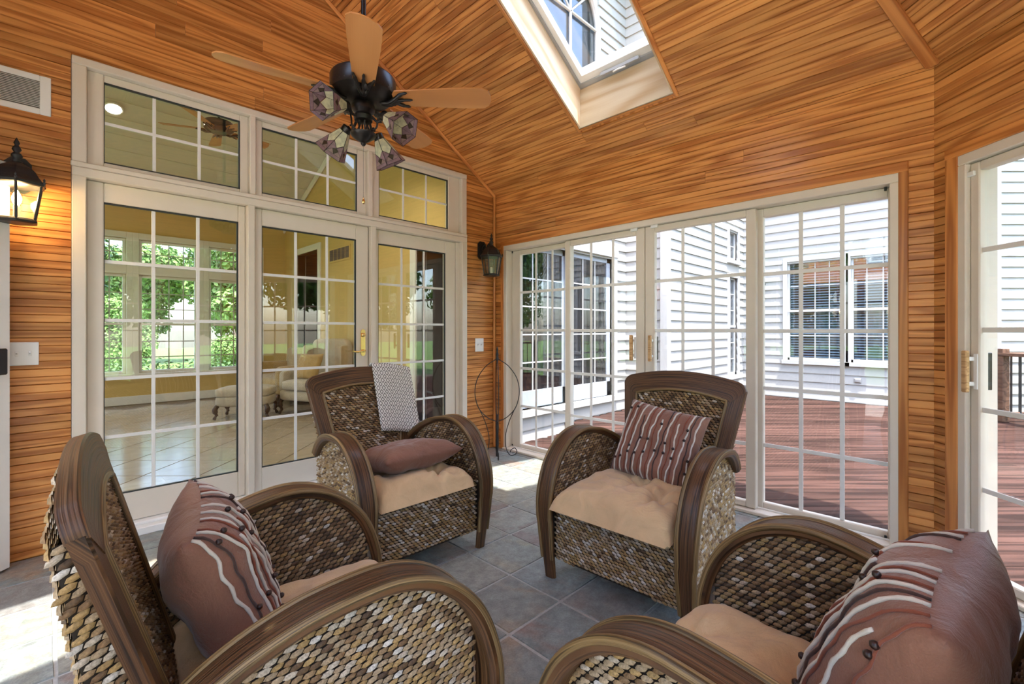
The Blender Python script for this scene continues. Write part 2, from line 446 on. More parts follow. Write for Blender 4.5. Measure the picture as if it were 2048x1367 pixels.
def wall_body(name, Mw, xa, xb, top, holes, mat, y0=.012, y1=.16, z0=-.3, label=None):
    """solid wall around rectangular holes, in the wall frame (Y outward)"""
    mb = MB(); hs = sorted(holes); x = xa
    for (h0, h1, hz0, hz1) in hs:
        if h0 > x: mb.box(x, y0, z0, h0, y1, top)
        if hz0 > z0+.001: mb.box(max(h0, xa), y0, z0, min(h1, xb), y1, hz0)
        if hz1 < top: mb.box(max(h0, xa), y0, hz1, min(h1, xb), y1, top)
        x = h1
    if x < xb: mb.box(x, y0, z0, xb, y1, top)
    return struct(mb.build(name, mat, mw=Mw), label)
FA = frame((0,YA,0), (1,0,0), (0,1,0))
FB = frame((XB,YA,0), (0,-1,0), (1,0,0))
FC = frame((XB,PCY,0), (-S2,-S2,0), (S2,-S2,0))
PE = Vector((XB-LC*S2, PCY-LC*S2, 0))
FE = frame(PE, (-1,0,0), (0,-1,0))
FC2 = frame((XD+LC*S2, PCY-LC*S2, 0), (-S2,S2,0), (-S2,-S2,0))
FD = frame((XD,PCY,0), (0,1,0), (-1,0,0))
LB = YA-PCY
AH = (.088, 2.898, 0, 2.727)
# wall A (house side): body with gable top
mb = MB(); y0, y1 = .012, .17
mb.box(XD, y0, -.3, AH[0], y1, ZC); mb.box(AH[1], y0, -.3, XB, y1, ZC)
mb.box(AH[0], y0, -.3, AH[1], y1, -.002)
zb = AH[3]
mb.box(AH[0], y0, zb, AH[1], y1, zb+.001)
xl, xr = XD+(zb-ZC)/SL, XB-(zb-ZC)/SL
mb.prism([(XD,y0,ZC), (AH[0],y0,ZC), (AH[0],y0,zb), (xl,y0,zb)], (0,y1-y0,0))
mb.prism([(AH[1],y0,ZC), (XB,y0,ZC), (xr,y0,zb), (AH[1],y0,zb)], (0,y1-y0,0))
mb.prism([(xl,y0,zb), (xr,y0,zb), (XR,y0,ZP)], (0,y1-y0,0))
wallA = struct(mb.build('wall_left', M['trim'], mw=FA), 'beadboard gable wall around the glazed house door')
def slantA(z):
    d = max(0, (z-ZC)/SL); return XD+d, XB-d
board_wall(wallA, XD, XB, ZP-.02, [AH], slantA)
BH = (.10, 3.285, 0, 2.115)
wallB = wall_body('wall_right', FB, -.17, LB+.03, ZC, [(.143, 3.241, 0, 2.06)], M['trim'], label='beadboard wall around the wide four-panel sliding door')
board_wall(wallB, 0, LB, ZC, [(.107, 3.277, 0, 2.10)])
CH = (.136, LC-.136, 0, 2.06)
wallC = wall_body('wall_bay_right', FC, 0, LC, ZC, [CH], M['trim'], label='angled beadboard bay wall beside the corner')
board_wall(wallC, 0, LC, ZC, [(.072, LC-.072, 0, 2.10)])
for nm, Fm, L in (('wall_bay_front', FE, LC), ('wall_bay_left', FC2, LC)):
    w_ = wall_body(nm, Fm, 0, L, ZC, [(CH[0], CH[1], 0, 2.50)], M['trim'], label='angled bay wall of the sunroom behind the seats')
wallD = wall_body('wall_side', FD, 0, LB+.17, ZC, [(.15, LB-.9, 0, 2.50)], M['trim'], label='side wall of the sunroom')
board_wall(wallD, 0, LB, ZC, [(.146, LB-.896, 0, 2.504)])
# ---- ceiling: five planes of the vault
def zc(x, y):   # height of the vault over a plan point
    dB = XB-x; dD = x-XD; dC = (XB-PCY-(x-y))*S2; dC2 = ((x+y)-(XD+PCY))*S2; dE = y-(PCY-LC*S2)
    return ZC+SL*min(dB, dD, dC, dC2, dE)
SKY = [(1.95, 2.966, 1.43, 2.21), (2*XR-2.966, 2*XR-1.95, 1.43, 2.21)]   # x0,x1,y0,y1 of the roof windows
OV, OV2 = .45, .12  # second overhang: unseen eaves, kept short to let in more sky light
ceil = MB()
def slab(poly, zf, t0=.014, t1=.30):
    n = len(poly); b = [(x, y, zf(x, y)+t0) for x, y in poly]; tp = [(x, y, zf(x, y)+t1) for x, y in poly]
    ceil.add(b+tp, [tuple(range(n))[::-1], tuple(range(n, 2*n))] + [(k, (k+1)%n, n+(k+1)%n, n+k) for k in range(n)])
hip = lambda x: APY-(x-XR)*T22 if x > XR else APY+(x-XR)*T22   # plan y of the B/C and D/C2 hips
for (sx, sk) in ((1, SKY[0]), (-1, SKY[1])):
    zf = (lambda x, y: ZC+SL*(XB-x)) if sx == 1 else (lambda x, y: ZC+SL*(x-XD))
    xe = XB+OV if sx == 1 else XD-OV2
    a, b, c, d = sk; yt = YA+.17
    inner, outer = (a, b) if sx == 1 else (b, a)
    slab([(xe, d), (xe, yt), (XR, yt), (XR, d)], zf)
    slab([(xe, c), (xe, d), (outer, d), (outer, c)], zf)
    slab([(inner, c), (inner, d), (XR, d), (XR, c)], zf)
    slab([(xe, hip(xe)), (xe, c), (XR, c), (XR, APY)], zf)
for ang in (-PI/4, -PI/2, -3*PI/4):
    Ro = RO+(OV if ang == -PI/4 else OV2)
    n = Vector((math.cos(ang), math.sin(ang))); tt = Vector((-n.y, n.x)); h = Ro*T22
    ctr = Vector((XR, APY)); zf = lambda x, y, n=n: ZC+SL*(RO-((x-XR)*n.x+(y-APY)*n.y))
    p = ctr+n*Ro
    slab([tuple(ctr), tuple(p-tt*h), tuple(p+tt*h)], zf)
ceiling = struct(ceil.build('ceiling', M['trim']), 'vaulted beadboard ceiling of the sunroom')
# boards of the two planes the room shows
FSB = frame((XB,YA,ZC), (0,-1,0), (-CS,0,SN))
rows = int(RO/CS/BW)+1
sk = SKY[0]
for k in range(rows):
    d = k*BW; w = min(BW, RO/CS-d)
    if w < .01: continue
    h0, h1 = d*CS, (d+w)*CS
    e0, e1 = YA-(PCY+h0*T22), YA-(PCY+h1*T22)
    xm = XB-(h0+h1)/2
    Mb = Matrix.Translation((0, d, 0)); Mb = FSB @ Mb
    if sk[0]-.002 < xm < sk[1]+.002:
        board(ceiling, Mb, 0, YA-sk[3], w=w); board(ceiling, Mb, YA-sk[2], e0, YA-sk[2], e1, w)
    elif random.random() < .5:
        j = random.uniform(.5, 2.3); j = min(j, e1-.3)
        if j > .3: board(ceiling, Mb, 0, j-.0008, w=w); board(ceiling, Mb, j+.0008, e0, j+.0008, e1, w)
        else: board(ceiling, Mb, 0, e0, 0, e1, w)
    else: board(ceiling, Mb, 0, e0, 0, e1, w)
FSC = frame((XB,PCY,ZC), (-S2,-S2,0), (-S2*CS,S2*CS,SN))
for k in range(rows):
    d = k*BW; w = min(BW, RO/CS-d)
    if w < .01: continue
    h0, h1 = d*CS*T22, (d+w)*CS*T22
    board(ceiling, FSC @ Matrix.Translation((0, d, 0)), h0, LC-h0, h1, LC-h1, w)
FSD = frame((XD,PCY,ZC), (0,1,0), (CS,0,SN)); sk = SKY[1]
for k in range(rows):
    d = k*BW; w = min(BW, RO/CS-d)
    if w < .01: continue
    h0, h1 = d*CS, (d+w)*CS; xm = XD+(h0+h1)/2; Mb = FSD @ Matrix.Translation((0, d, 0))
    if sk[0]-.002 < xm < sk[1]+.002:
        board(ceiling, Mb, h0*T22, sk[2]-PCY, h1*T22, sk[2]-PCY, w); board(ceiling, Mb, sk[3]-PCY, LB, w=w)
    else: board(ceiling, Mb, h0*T22, LB, h1*T22, LB, w)
# trims: gable line, hip, corner posts
def strip(name, a, b, w, t, face, mat=None, parent=None):
    """bevelled wooden strip from a to b, width w, thickness t towards 'face'"""
    a, b = Vector(a), Vector(b); L = (b-a).length; x = (b-a).normalized(); z = Vector(face); z = (z-x*z.dot(x)).normalized(); y = z.cross(x)
    mb = MB(); mb.bbox(0, -w/2, 0, L, w/2, t, .006)
    return mb.build(name, mat or M['trim'], parent, mw=frame(a, x, y))
n = 1
def trim(*a, **k):
    global n
    o = strip('trim_%d' % n, *a, **k); n += 1; return struct(o, 'narrow fir moulding along a ceiling or wall corner')
trim((XB-.012,YA-.016,ZC), (XR,YA-.016,ZP-.012), .030, .018, (0,-1,-.6))
trim((XB-.004,PCY+.002,ZC+.006), (XR,APY,ZP-.004), .062, .024, (-.6,.25,-1))
trim((XB-.014,YA-.014,0), (XB-.014,YA-.014,ZC), .026, .016, (-1,-1,0))
# ---- roof windows
def skylight(idx, sk, sx):
    a, b, c, d = sk; zf = lambda x: ZC+SL*((XB-x) if sx == 1 else (x-XD))
    root = struct(empty('window_%d' % idx, ((a+b)/2, (c+d)/2, zf((a+b)/2))), 'skylight with a pale pine shaft and grey sash in the vaulted ceiling')
    inv = Matrix.Translation(root.location).inverted()
    def part(name, mbx, m): return link(name, mbx.mesh(name, m), root, inv)
    lo, hi, t = .0, .30, .014
    for (p, q, nrm) in (((a,c),(b,c),(0,1)), ((b,d),(a,d),(0,-1)), ((b,c),(b,d),(-1,0)), ((a,d),(a,c),(1,0))):
        mb = MB(); n_ = Vector((nrm[0], nrm[1], 0))*t
        P = [(p[0],p[1],zf(p[0])+lo), (q[0],q[1],zf(q[0])+lo), (q[0],q[1],zf(q[0])+hi), (p[0],p[1],zf(p[0])+hi)]
        cen = sum((Vector(v) for v in P), Vector())/4; xd = Vector(P[1])-Vector(P[0])
        x = xd.normalized(); y = Vector((0,0,1)); y = (y-x*y.dot(x)).normalized(); Fm = frame(cen, x, y); iv = Fm.inverted()
        mb.prism([iv @ Vector(v) for v in P], iv.to_3x3() @ n_)
        link('shaft_lining', mb.mesh('shaft_lining', M['well']), root, inv @ Fm)
    # sash: frame round the glass at roof level, following the slope
    def ring(i0, i1, z0, z1):
        mb = MB()
        O = [(a+i0,c+i0), (b-i0,c+i0), (b-i0,d-i0), (a+i0,d-i0)]; I = [(a+i1,c+i1), (b-i1,c+i1), (b-i1,d-i1), (a+i1,d-i1)]
        vs = [(x,y,zf(x)+z0) for x,y in O]+[(x,y,zf(x)+z0) for x,y in I]+[(x,y,zf(x)+z1) for x,y in O]+[(x,y,zf(x)+z1) for x,y in I]
        fs = []
        for k in range(4):
            m = (k+1)%4; fs += [(k,m,4+m,4+k), (8+k,12+k,12+m,8+m), (4+k,4+m,12+m,12+k), (k,8+k,8+m,m)]
        return mb.add(vs, fs)
    part('window_frame', ring(-.02, .035, .30, .345), M['silver'])
    part('sash', ring(.03, .075, .312, .375), M['white'])
    mb = MB(); g = .07
    mb.prism([(a+g,c+g,zf(a+g)+.35), (b-g,c+g,zf(b-g)+.35), (b-g,d-g,zf(b-g)+.35), (a+g,d-g,zf(a+g)+.35)], (0,0,.006))
    part('glass', mb, M['glass'])
    mb = MB(); ex = b-.05 if sx == 1 else a+.05; ym = (c+d)/2
    mb.bbox(ex-.012, ym-.16, zf(ex)+.272, ex+.012, ym+.16, zf(ex)+.30, .004); part('control_bar', mb, M['silver'])
    mb = MB(); mb.tube([(ex,ym-.05,zf(ex)+.268), (ex-.02*sx,ym,zf(ex)+.258), (ex,ym+.05,zf(ex)+.268)], .006); part('latch_handle', mb, M['white'])
    return root
skylight(2, SKY[0], 1); skylight(3, SKY[1], -1)
for y_, s_ in ((SKY[0][2]-.014, 1), (SKY[0][3]+.014, -1)):
    xa, xb = SKY[0][0]-.05, SKY[0][1]+.02
    trim((xb,y_,ZC+SL*(XB-xb)), (xa,y_,ZC+SL*(XB-xa)), .028, .012, (-SN,0,-CS))
trim((SKY[0][1]+.006,SKY[0][2]-.03,ZC+SL*(XB-SKY[0][1]-.006)), (SKY[0][1]+.006,SKY[0][3]+.03,ZC+SL*(XB-SKY[0][1]-.006)), .014, .010, (-SN,0,-CS))

# ================================================================ GLAZED DOORS
def panel(root, x0, x1, z0, z1, gx0, gx1, gz0, gz1, ya, yb, nc, nr, name='door_panel', gl='glass', gasket=False, mw=.020, mat=None):
    """sliding sash: stiles and rails, a glass sheet and grille bars"""
    m = mat or M['frame']
    mb = MB(); b = .005
    mb.bbox(x0, ya, z0, gx0, yb, z1, b); mb.bbox(gx1, ya, z0, x1, yb, z1, b)
    mb.bbox(gx0, ya+.001, z0, gx1, yb-.001, gz0, b); mb.bbox(gx0, ya+.001, gz1, gx1, yb-.001, z1, b)
    p = mb.build(name, m, root)
    yc = (ya+yb)/2
    mb = MB(); mb.box(gx0-.004, yc-.003, gz0-.004, gx1+.004, yc+.003, gz1+.004); mb.build('glass', M[gl], p)
    if gasket:
        mb = MB(); t = .009; y_ = ya+.004
        mb.box(gx0, y_, gz1-t, gx1, yc-.004, gz1); mb.box(gx0, y_, gz0, gx1, yc-.004, gz0+t*.7)
        mb.box(gx1-t, y_, gz0, gx1, yc-.004, gz1); mb.box(gx0, y_, gz0, gx0+t*.4, yc-.004, gz1); mb.build('gasket', M['gasket'], p)
    for i in range(1, nc):
        x = gx0+(gx1-gx0)*i/nc; mb = MB(); mb.bbox(x-mw/2, yc-.010, gz0, x+mw/2, yc-.004, gz1, .002); mb.build('muntin', M['white'], p)
    for j in range(1, nr):
        z = gz0+(gz1-gz0)*j/nr; mb = MB(); mb.bbox(gx0, yc-.0105, z-mw/2, gx1, yc-.0045, z+mw/2, .002); mb.build('muntin', M['white'], p)
    return p
def bar(root, name, m, *bx, b=.004):
    mb = MB(); mb.bbox(*bx, b); return mb.build(name, m, root)
# ---- door A (beige, three panels) with transom
dA = struct(empty('door_1', mw=FA), 'beige three-panel patio door into the house')
fr = M['frame']
for x0_, x1_ in ((.09, .150), (2.837, 2.897)):
    bar(dA, 'door_jamb', fr, x0_, -.020, .062, x1_, .15, 2.060); 
bar(dA, 'door_head', fr, .09, -.020, 2.060, 2.897, .15, 2.110)
bar(dA, 'threshold', M['white'], .09, -.075, 0, 2.897, .14, .045); bar(dA, 'threshold', M['white'], .09, -.02, .044, 2.897, .10, .062)
for x_ in (.985, 1.900): bar(dA, 'door_mullion', fr, x_-.022, -.022, .06, x_+.022, .12, 2.062)
panel(dA, .152, .962, .064, 2.058, .227, .920, .235, 1.945, .035, .085, 3, 5, gl='glass_coated', gasket=True)
pA2 = panel(dA, 1.009, 1.872, .064, 2.058, 1.064, 1.767, .235, 1.940, .020, .070, 3, 5, gl='glass_coated', gasket=True)
panel(dA, 1.924, 2.800, .064, 2.058, 1.977, 2.682, .235, 1.940, .045, .095, 3, 5, gl='glass_coated', gasket=True)
bar(dA, 'side_stop', fr, 2.80, .03, .064, 2.84, .12, 2.058)
# brass handle set on the sliding panel
hx = 1.822; mb = MB()
pl = [(.016*math.cos(t)*(1.0 if abs(math.sin(t)) < .9 else .8)+hx, .02, 1.105+.105*math.sin(t)) for t in [2*PI*k/20 for k in range(20)]]
pl = [(hx+sx*.019, .02, z) for sx, z in ((1,1.015),(1,1.19))]+[(hx+.019*math.cos(t), .02, 1.19+.022*math.sin(t)) for t in [PI*k/8 for k in range(1,8)]]+[(hx-.019,.02,1.19),(hx-.019,.02,1.015)]+[(hx-.019*math.cos(t), .02, 1.015-.022*math.sin(t)) for t in [PI*k/8 for k in range(1,8)]]
mb.prism(pl, (0,-.010,0)); hs = mb.build('brass_backplate', M['brass'], pA2)
mb = MB(); ax = Matrix.Rotation(PI/2, 3, 'X'); mb.lathe([(.012,0),(.017,.004),(.017,.012),(.010,.018),(.004,.02)], 16, (hx,.010,1.165), ax); mb.build('lock_cylinder', M['brass'], pA2, auto=.6)
mb = MB(); mb.lathe([(.010,0),(.012,.006),(.009,.018),(.008,.035)], 14, (hx,.010,1.035), ax)
mb.tube(spline([(hx,-.022,1.035),(hx-.03,-.03,1.037),(hx-.07,-.028,1.03),(hx-.105,-.024,1.038)], 6), [.010]+[.008]*12+[.007]*6, 10); mb.build('lever_handle', M['brass'], pA2, auto=.6)
w1 = struct(empty('window_1', mw=FA), 'three-light transom window over the patio door')
for x0_, x1_ in ((.09, .152), (2.835, 2.897)): bar(w1, 'window_jamb', fr, x0_, -.012, 2.140, x1_, .15, 2.680)
bar(w1, 'window_head', fr, .09, -.014, 2.680, 2.897, .15, 2.725); bar(w1, 'window_sill', fr, .086, -.018, 2.112, 2.901, .15, 2.140)
for x_ in (.998, 1.878): bar(w1, 'window_mullion', fr, x_-.018, -.010, 2.14, x_+.018, .13, 2.682)
for (xa_, xb_, ga, gb) in ((.152,.980,.227,.929), (1.016,1.860,1.067,1.780), (1.896,2.835,1.977,2.700)):
    panel(w1, xa_, xb_, 2.141, 2.681, ga, gb, 2.172, 2.638, .030, .075, 3, 2, name='sash', gl='glass_coated', gasket=True, mw=.018)
# ---- generic bay sliders
def latch_sensor(root, x, z, y=-.012):
    o = bar(root, 'contact_sensor', M['plastic'], x-.030, y-.014, z-.012, x+.030, y, z+.012, b=.003); return o
def pull(root, x, yb, z, flip=1):
    """oak pull bar on a white plate"""
    mb = MB(); mb.bbox(x-.013, yb-.052, z-.100, x+.013, yb-.030, z+.100, .004)
    h = mb.build('oak_pull', M['oak'], root)
    mb = MB()
    for dz in (-.06, .06): mb.bbox(x-.008, yb-.032, z+dz-.010, x+.008, yb, z+dz+.010, .003)
    mb.bbox(x+flip*.012-.010, yb-.006, z-.085, x+flip*.012+.010, yb, z+.085, .002); mb.build('pull_plate', M['plastic'], root)
    mb = MB(); mb.bbox(x-.006, yb+.055, z-.09, x+.006, yb+.085, z+.09, .003); mb.build('outer_grip', M['black'], root)
dB = struct(empty('door_2', mw=FB), 'beige four-panel sliding door to the deck with white grilles')
for x0_, x1_ in ((.143, .185), (3.199, 3.241)): bar(dB, 'door_jamb', fr, x0_, -.010, .022, x1_, .15, 2.010)
bar(dB, 'door_head', fr, .143, -.010, 2.010, 3.241, .15, 2.06)
bar(dB, 'door_track', fr, .143, -.030, 0, 3.241, .15, .022); bar(dB, 'door_track', M['white'], .185, .052, .02, 3.199, .058, .034)
GZ0, GZ1 = .066, 1.962
panel(dB, .186, .945, .024, 2.008, .300, .919, GZ0, GZ1, .070, .115, 3, 5, mw=.024)
p2 = panel(dB, .919, 1.706, .026, 2.006, .976, 1.632, GZ0, GZ1-.004, .012, .058, 3, 5, mw=.024)
p3 = panel(dB, 1.712, 2.512, .026, 2.006, 1.790, 2.450, GZ0, GZ1-.004, .012, .058, 3, 5, mw=.024)
panel(dB, 2.490, 3.198, .024, 2.008, 2.539, 3.185, GZ0, GZ1-.010, .070, .115, 3, 5, mw=.024)
pull(p2, 1.615, .012, 1.065, 1); pull(p3, 1.775, .012, 1.065, -1)
latch_sensor(p2, 1.62, 2.000, .012); latch_sensor(p3, 1.795, 2.000, .012)
for z_ in (2.0, .035):
    mb = MB()
    for x_ in (.20, 3.175):
        mb.bbox(x_-.006, .058, z_-.012, x_+.006, .066, z_+.012, .002)
    mb.build('weep_block', M['black'] if z_ < 1 else M['gasket'], dB)
for i, (Fm, L, h0, h1, nm) in enumerate(((FB, LB, .105, 3.279, 'B'), (FC, LC, .072, LC-.072, 'C'))):
    x_in0, x_in1 = (.143, 3.241) if nm == 'B' else (.136, LC-.136)
    rt = struct(empty('trim_%d' % (20+i), mw=Fm), 'fir casing around the sliding door')
    bar(rt, 'casing_side', M['trim'], h0, -.014, 0, x_in0+.004, .012, 2.063); 
    bar(rt, 'casing_side', M['trim'], x_in1-.004, -.014, 0, h1, .012, 2.063)
    bar(rt, 'casing_head', M['trim'], h0, -.016, 2.058, h1, .012, 2.113)
    for ch in rt.children:
        if ch.name.startswith('casing_side'):      # grain must run up the board
            me = ch.data; c = sum((v.co for v in me.vertices), Vector())/len(me.vertices)
            R = Matrix.Translation(c) @ Matrix(((0,0,1,0),(0,1,0,0),(-1,0,0,0),(0,0,0,1)))
            me.transform(R.inverted()); ch.matrix_local = R
def slider2(idx, Fm, x0, x1, label, npan=2, handle=False, transom=False):
    d = struct(empty('door_%d' % idx, mw=Fm), label)
    bar(d, 'door_jamb', fr, x0, -.010, .022, x0+.042, .15, 2.010); bar(d, 'door_jamb', fr, x1-.042, -.010, .022, x1, .15, 2.010)
    bar(d, 'door_head', fr, x0, -.010, 2.010, x1, .15, 2.06); bar(d, 'door_track', fr, x0, -.030, 0, x1, .15, .022)
    a = x0+.043; W = (x1-x0-.086)/npan
    if transom: panel(d, x0, x1, 2.061, 2.50, x0+.05, x1-.05, 2.10, 2.46, .02, .10, 3*npan, 1, name='added_transom_sash', mw=.02)  # transom glazing out of view, added to let more daylight in
    for k in range(npan):
        ya = .012 if k % 2 == 0 else .070
        p = panel(d, a+k*W-(.02 if k else 0), a+(k+1)*W+(.02 if k < npan-1 else 0), .024, 2.006, a+k*W+.045, a+(k+1)*W-.045, GZ0, GZ1, ya, ya+.046, 3, 5, mw=.024)
        if handle and k == 0: pull(p, a+.018, .012, 1.005, 1); latch_sensor(p, a+.000, 1.955, .012)
    return d
dC = slider2(3, FC, .136, LC-.136, 'beige sliding door with oak pull in the angled bay wall', handle=True)
slider2(4, FE, .136, LC-.136, 'beige sliding door in the bay wall parallel to the house', transom=True)
slider2(5, FC2, .136, LC-.136, 'beige sliding door in the bay wall facing the room corner', transom=True)
slider2(6, FD, .15, LB-.9, 'beige sliding door in the side wall', 3, transom=True)
# ---- open white door leaf beside the house wall
leafM = frame((-.150,3.445,.012), (-S2,-S2,0), (S2,-S2,0))
d7 = struct(empty('door_7', mw=leafM), 'white door leaf standing open near the lantern')
mb = MB(); mb.bbox(0, -.020, 0, .80, .020, 2.03, .003); leafo = mb.build('door_leaf', M['white'], d7)
mb = MB()
for z0_, z1_ in ((.2,.9), (1.05,1.9)): mb.bbox(.12, -.024, z0_, .68, .024, z1_, .01)
mb.build('raised_panel', M['white'], leafo)
mb = MB(); mb.bbox(.02, -.034, .97, .07, .034, 1.10, .006); mb.tube([(.045,-.03,1.06),(.045,-.06,1.06),(.13,-.062,1.06)], .009, 8); mb.build('lever_handle', M['black'], leafo)
# ================================================================ WICKER ARMCHAIRS
random.seed(11)
YO = .40      # root sits .40 behind the front legs
def sweep(path, widths, thick, xdir=Vector((1,0,0)), rnd=.35):
    """flat band swept along path (in a plane normal to xdir), rounded rectangular section; returns MB and uv list"""
    mb = MB(); path = [Vector(p) for p in path]; m = len(path); uvs = []; L = 0
    sec = []
    for i, p in enumerate(path):
        t = (path[min(i+1,m-1)]-path[max(i-1,0)]).normalized(); nrm = t.cross(xdir).normalized()
        if i: L += (p-path[i-1]).length
        w = widths[i]/2; h = thick/2; b = thick*rnd
        S = [(-w,h-b),(-w+b,h),(-w*.4,h*1.12),(w*.4,h*1.12),(w-b,h),(w,h-b),(w,-h+b),(w-b,-h),(-w+b,-h),(-w,-h+b)]
        for a, c in S:
            mb.v.append(tuple(p+xdir*a+nrm*c)); uvs.append((L, a))
    n = 10
    for i in range(m-1):
        for k in range(n): mb.f.append((i*n+k, i*n+(k+1)%n, (i+1)*n+(k+1)%n, (i+1)*n+k))
    mb.f += [tuple(range(n))[::-1], tuple(range((m-1)*n, m*n))]
    return mb, uvs
PALS = [((.22,.125,.058),4), ((.15,.083,.038),3), ((.31,.195,.098),4), ((.38,.27,.165),3), ((.50,.41,.32),1.2), ((.36,.225,.09),2.5), ((.60,.54,.48),.5), ((.10,.055,.028),1.5)]
def pal(worn=0):
    c = random.choices([p[0] for p in PALS], [p[1]*(1+worn*6 if p[0][0] > .33 else 1) for p in PALS])[0]
    k = random.uniform(.85, 1.15); return tuple(v*k for v in c)
def lozenge(mb, P, tu, tv, nn, a, b, h, tilt, col):
    ct, st = math.cos(tilt), math.sin(tilt); e1 = tu*ct+tv*st; e2 = tv*ct-tu*st
    n0 = len(mb.v)
    for x, y, z in ((-a,0,-.1),(-a*.5,b,0),(a*.45,b*.95,0),(a,0,-.1),(a*.5,-b,0),(-a*.45,-b*.95,0),(-a*.45,.12*b,1),(a*.45,-.12*b,1)):
        mb.v.append(tuple(P+e1*x+e2*y+nn*(h*z))); mb.col.append(col)
    for f in ((1,6,7,2),(6,5,4,7),(0,5,6),(0,6,1),(3,2,7),(3,7,4)): mb.f.append(tuple(n0+i for i in f[::-1]))
PU, PV = .0225, .0128
def weave(mb, S, u0, u1, v0, v1, inside, tilt=.32, worn=0, pu=PU, pv=PV, flip=1):
    """rows of twisted strands over a surface S(u,v)->(P,N), kept where inside(u,v)"""
    nv = int((v1-v0)/pv); nu = int((u1-u0)/pu)
    for j in range(nv+1):
        v = v0+j*pv+pv/2
        for i in range(nu+1):
            u = u0+(i+.5*(j % 2))*pu+pu/2
            if not inside(u, v): continue
            P, N = S(u, v); Pu, _ = S(u+.004, v); Pv, _ = S(u, v+.004)
            tu = (Pu-P).normalized(); tv = (Pv-P).normalized()
            lozenge(mb, P+N*.002, tu, tv, N, pu*random.uniform(.56,.64), pv*random.uniform(.42,.49), .0060, tilt*random.uniform(.7,1.3)*flip, pal(worn))
ARM = [(-.025,0),(-.004,.15),(.012,.30),(.004,.42),(-.045,.545),(-.135,.635),(-.25,.674),(-.38,.662),(-.48,.627),(-.56,.580),(-.625,.525)]
arm_yz = spline([(0, y, z) for y, z in ARM], 6)
AX = .345
def arm_z(y):    # underside of the arm over y, along the top part
    best = 0
    for p, q in zip(arm_yz, arm_yz[1:]):
        lo, hi = min(p.y, q.y), max(p.y, q.y)
        if lo <= y <= hi and hi > lo:
            z = p.z+(q.z-p.z)*(y-p.y)/(q.y-p.y) if q.y != p.y else p.z
            best = max(best, z)
    return best
def make_chair():
    root = empty('wicker_armchair')
    def put(name, mb, m, parent=None, **k):
        mb.v = [(x, y+YO, z) for x, y, z in mb.v]; return mb.build(name, m, parent or root, **k)
    nA = len(arm_yz)
    for sx in (1, -1):
        ws = []
        for p in arm_yz:
            ws.append(.060+.030*min(1, p.z/.42) if p.y > -.1 else .090)
        path = [Vector((sx*(AX+(.004 if p.z > .3 else 0)-.055*max(0, (-.28-p.y)/.345)**1.4), p.y, p.z)) for p in arm_yz]
        mb, uv = sweep(path, ws, .030)
        arm = put('arm', mb, M['rattan'], uvs=uv, auto=.7)
        for side in (-1, 1):         # round golden pole under each edge
            mb = MB(); pp = []
            for i, p in enumerate(path):
                t = (path[min(i+1,nA-1)]-path[max(i-1,0)]).normalized(); nn = t.cross(Vector((1,0,0)))
                if p.z > .10: pp.append(p+Vector((side*(ws[i]/2-.005),0,0))-nn*(-.012))
            mb.tube(pp, .0095, 8)
            uvr = []; L = 0
            for i in range(len(pp)):
                if i: L += (pp[i]-pp[i-1]).length
                uvr += [(L, k*.007) for k in range(8)]
            put('arm_rim', mb, M['rim'], arm, uvs=uvr, auto=.9)
    # side panels
    def side_x(y, z): return .333-.035*max(0, min(1, (-y-.15)/.5))+.030*max(0, (.28-z)/.28)**1.6
    bot = lambda y: .075+.05*math.exp(-((y+.32)/.16)**2)
    def side_in(y, z, m=.012):
        if not (-.655 < y < -.018): return False
        top = arm_z(y) if y > -.62 else .525
        return bot(y) < z < top-m
    for sx in (1, -1):
        def S(u, v, sx=sx, off=.006):
            x = side_x(u, v)
            N = Vector((sx, 0, .10*max(0,(.28-v)/.28))).normalized(); return Vector((sx*(x+off), u, v)), N
        mb = MB(); mb.col = []; weave(mb, S, -.67, .0, .05, .70, side_in, worn=.5, flip=sx)
        def S2_(u, v, sx=sx): return Vector((sx*(side_x(u, v)-.008), u, v)), Vector((-sx, 0, 0))
        weave(mb, S2_, -.62, .0, .36, .70, lambda u, v: side_in(u, v) and u > -.60, flip=-sx)
        o = put('side_weave', mb, M['wicker'], smooth=True); tag(o, kind='stuff')
        mb = MB(); ys = [-.655+.637*k/24 for k in range(25)]; pts = []
        for y in ys:
            zt = (arm_z(y) if y > -.62 else .525)-.006; zb = bot(y)+.002
            for k in range(9):
                z = zb+(zt-zb)*k/8; pts.append((sx*side_x(y, z), y, z))
        mb.grid(pts, 25, 9); mb.grid([(x-sx*.007, y, z) for x, y, z in pts], 25, 9)
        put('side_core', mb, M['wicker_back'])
        mb = MB(); mb.bbox(sx*.28-.022, -.652, 0, sx*.28+.022, -.608, .36, .005); put('leg', mb, M['rattan'])
    # front apron
    fb = lambda x: .098+.020*(1-(x/.3)**2)
    def SF(u, v): return Vector((u, -.018+.012*(1-(u/.31)**2), v)), Vector((.05*u, 1, 0)).normalized()
    mb = MB(); mb.col = []; weave(mb, SF, -.315, .305, .09, .372, lambda u, v: abs(u) < .305 and v > fb(u), worn=1.2)
    tag(put('front_weave', mb, M['wicker'], smooth=True), kind='stuff')
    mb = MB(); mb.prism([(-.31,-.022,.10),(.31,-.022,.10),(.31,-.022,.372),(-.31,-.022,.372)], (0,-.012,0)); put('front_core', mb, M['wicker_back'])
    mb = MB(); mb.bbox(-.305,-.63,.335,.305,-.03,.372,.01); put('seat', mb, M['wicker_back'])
    # back: plane leaning from (y=-.585,z=.37)
    tl = Vector((0, -.169, .60)).normalized(); nb = Vector((0, .60, .169)).normalized(); O = Vector((0, -.580, .36))
    bp = lambda x, t, d=0: O+Vector((x,0,0))+tl*t+nb*d
    TT = .615
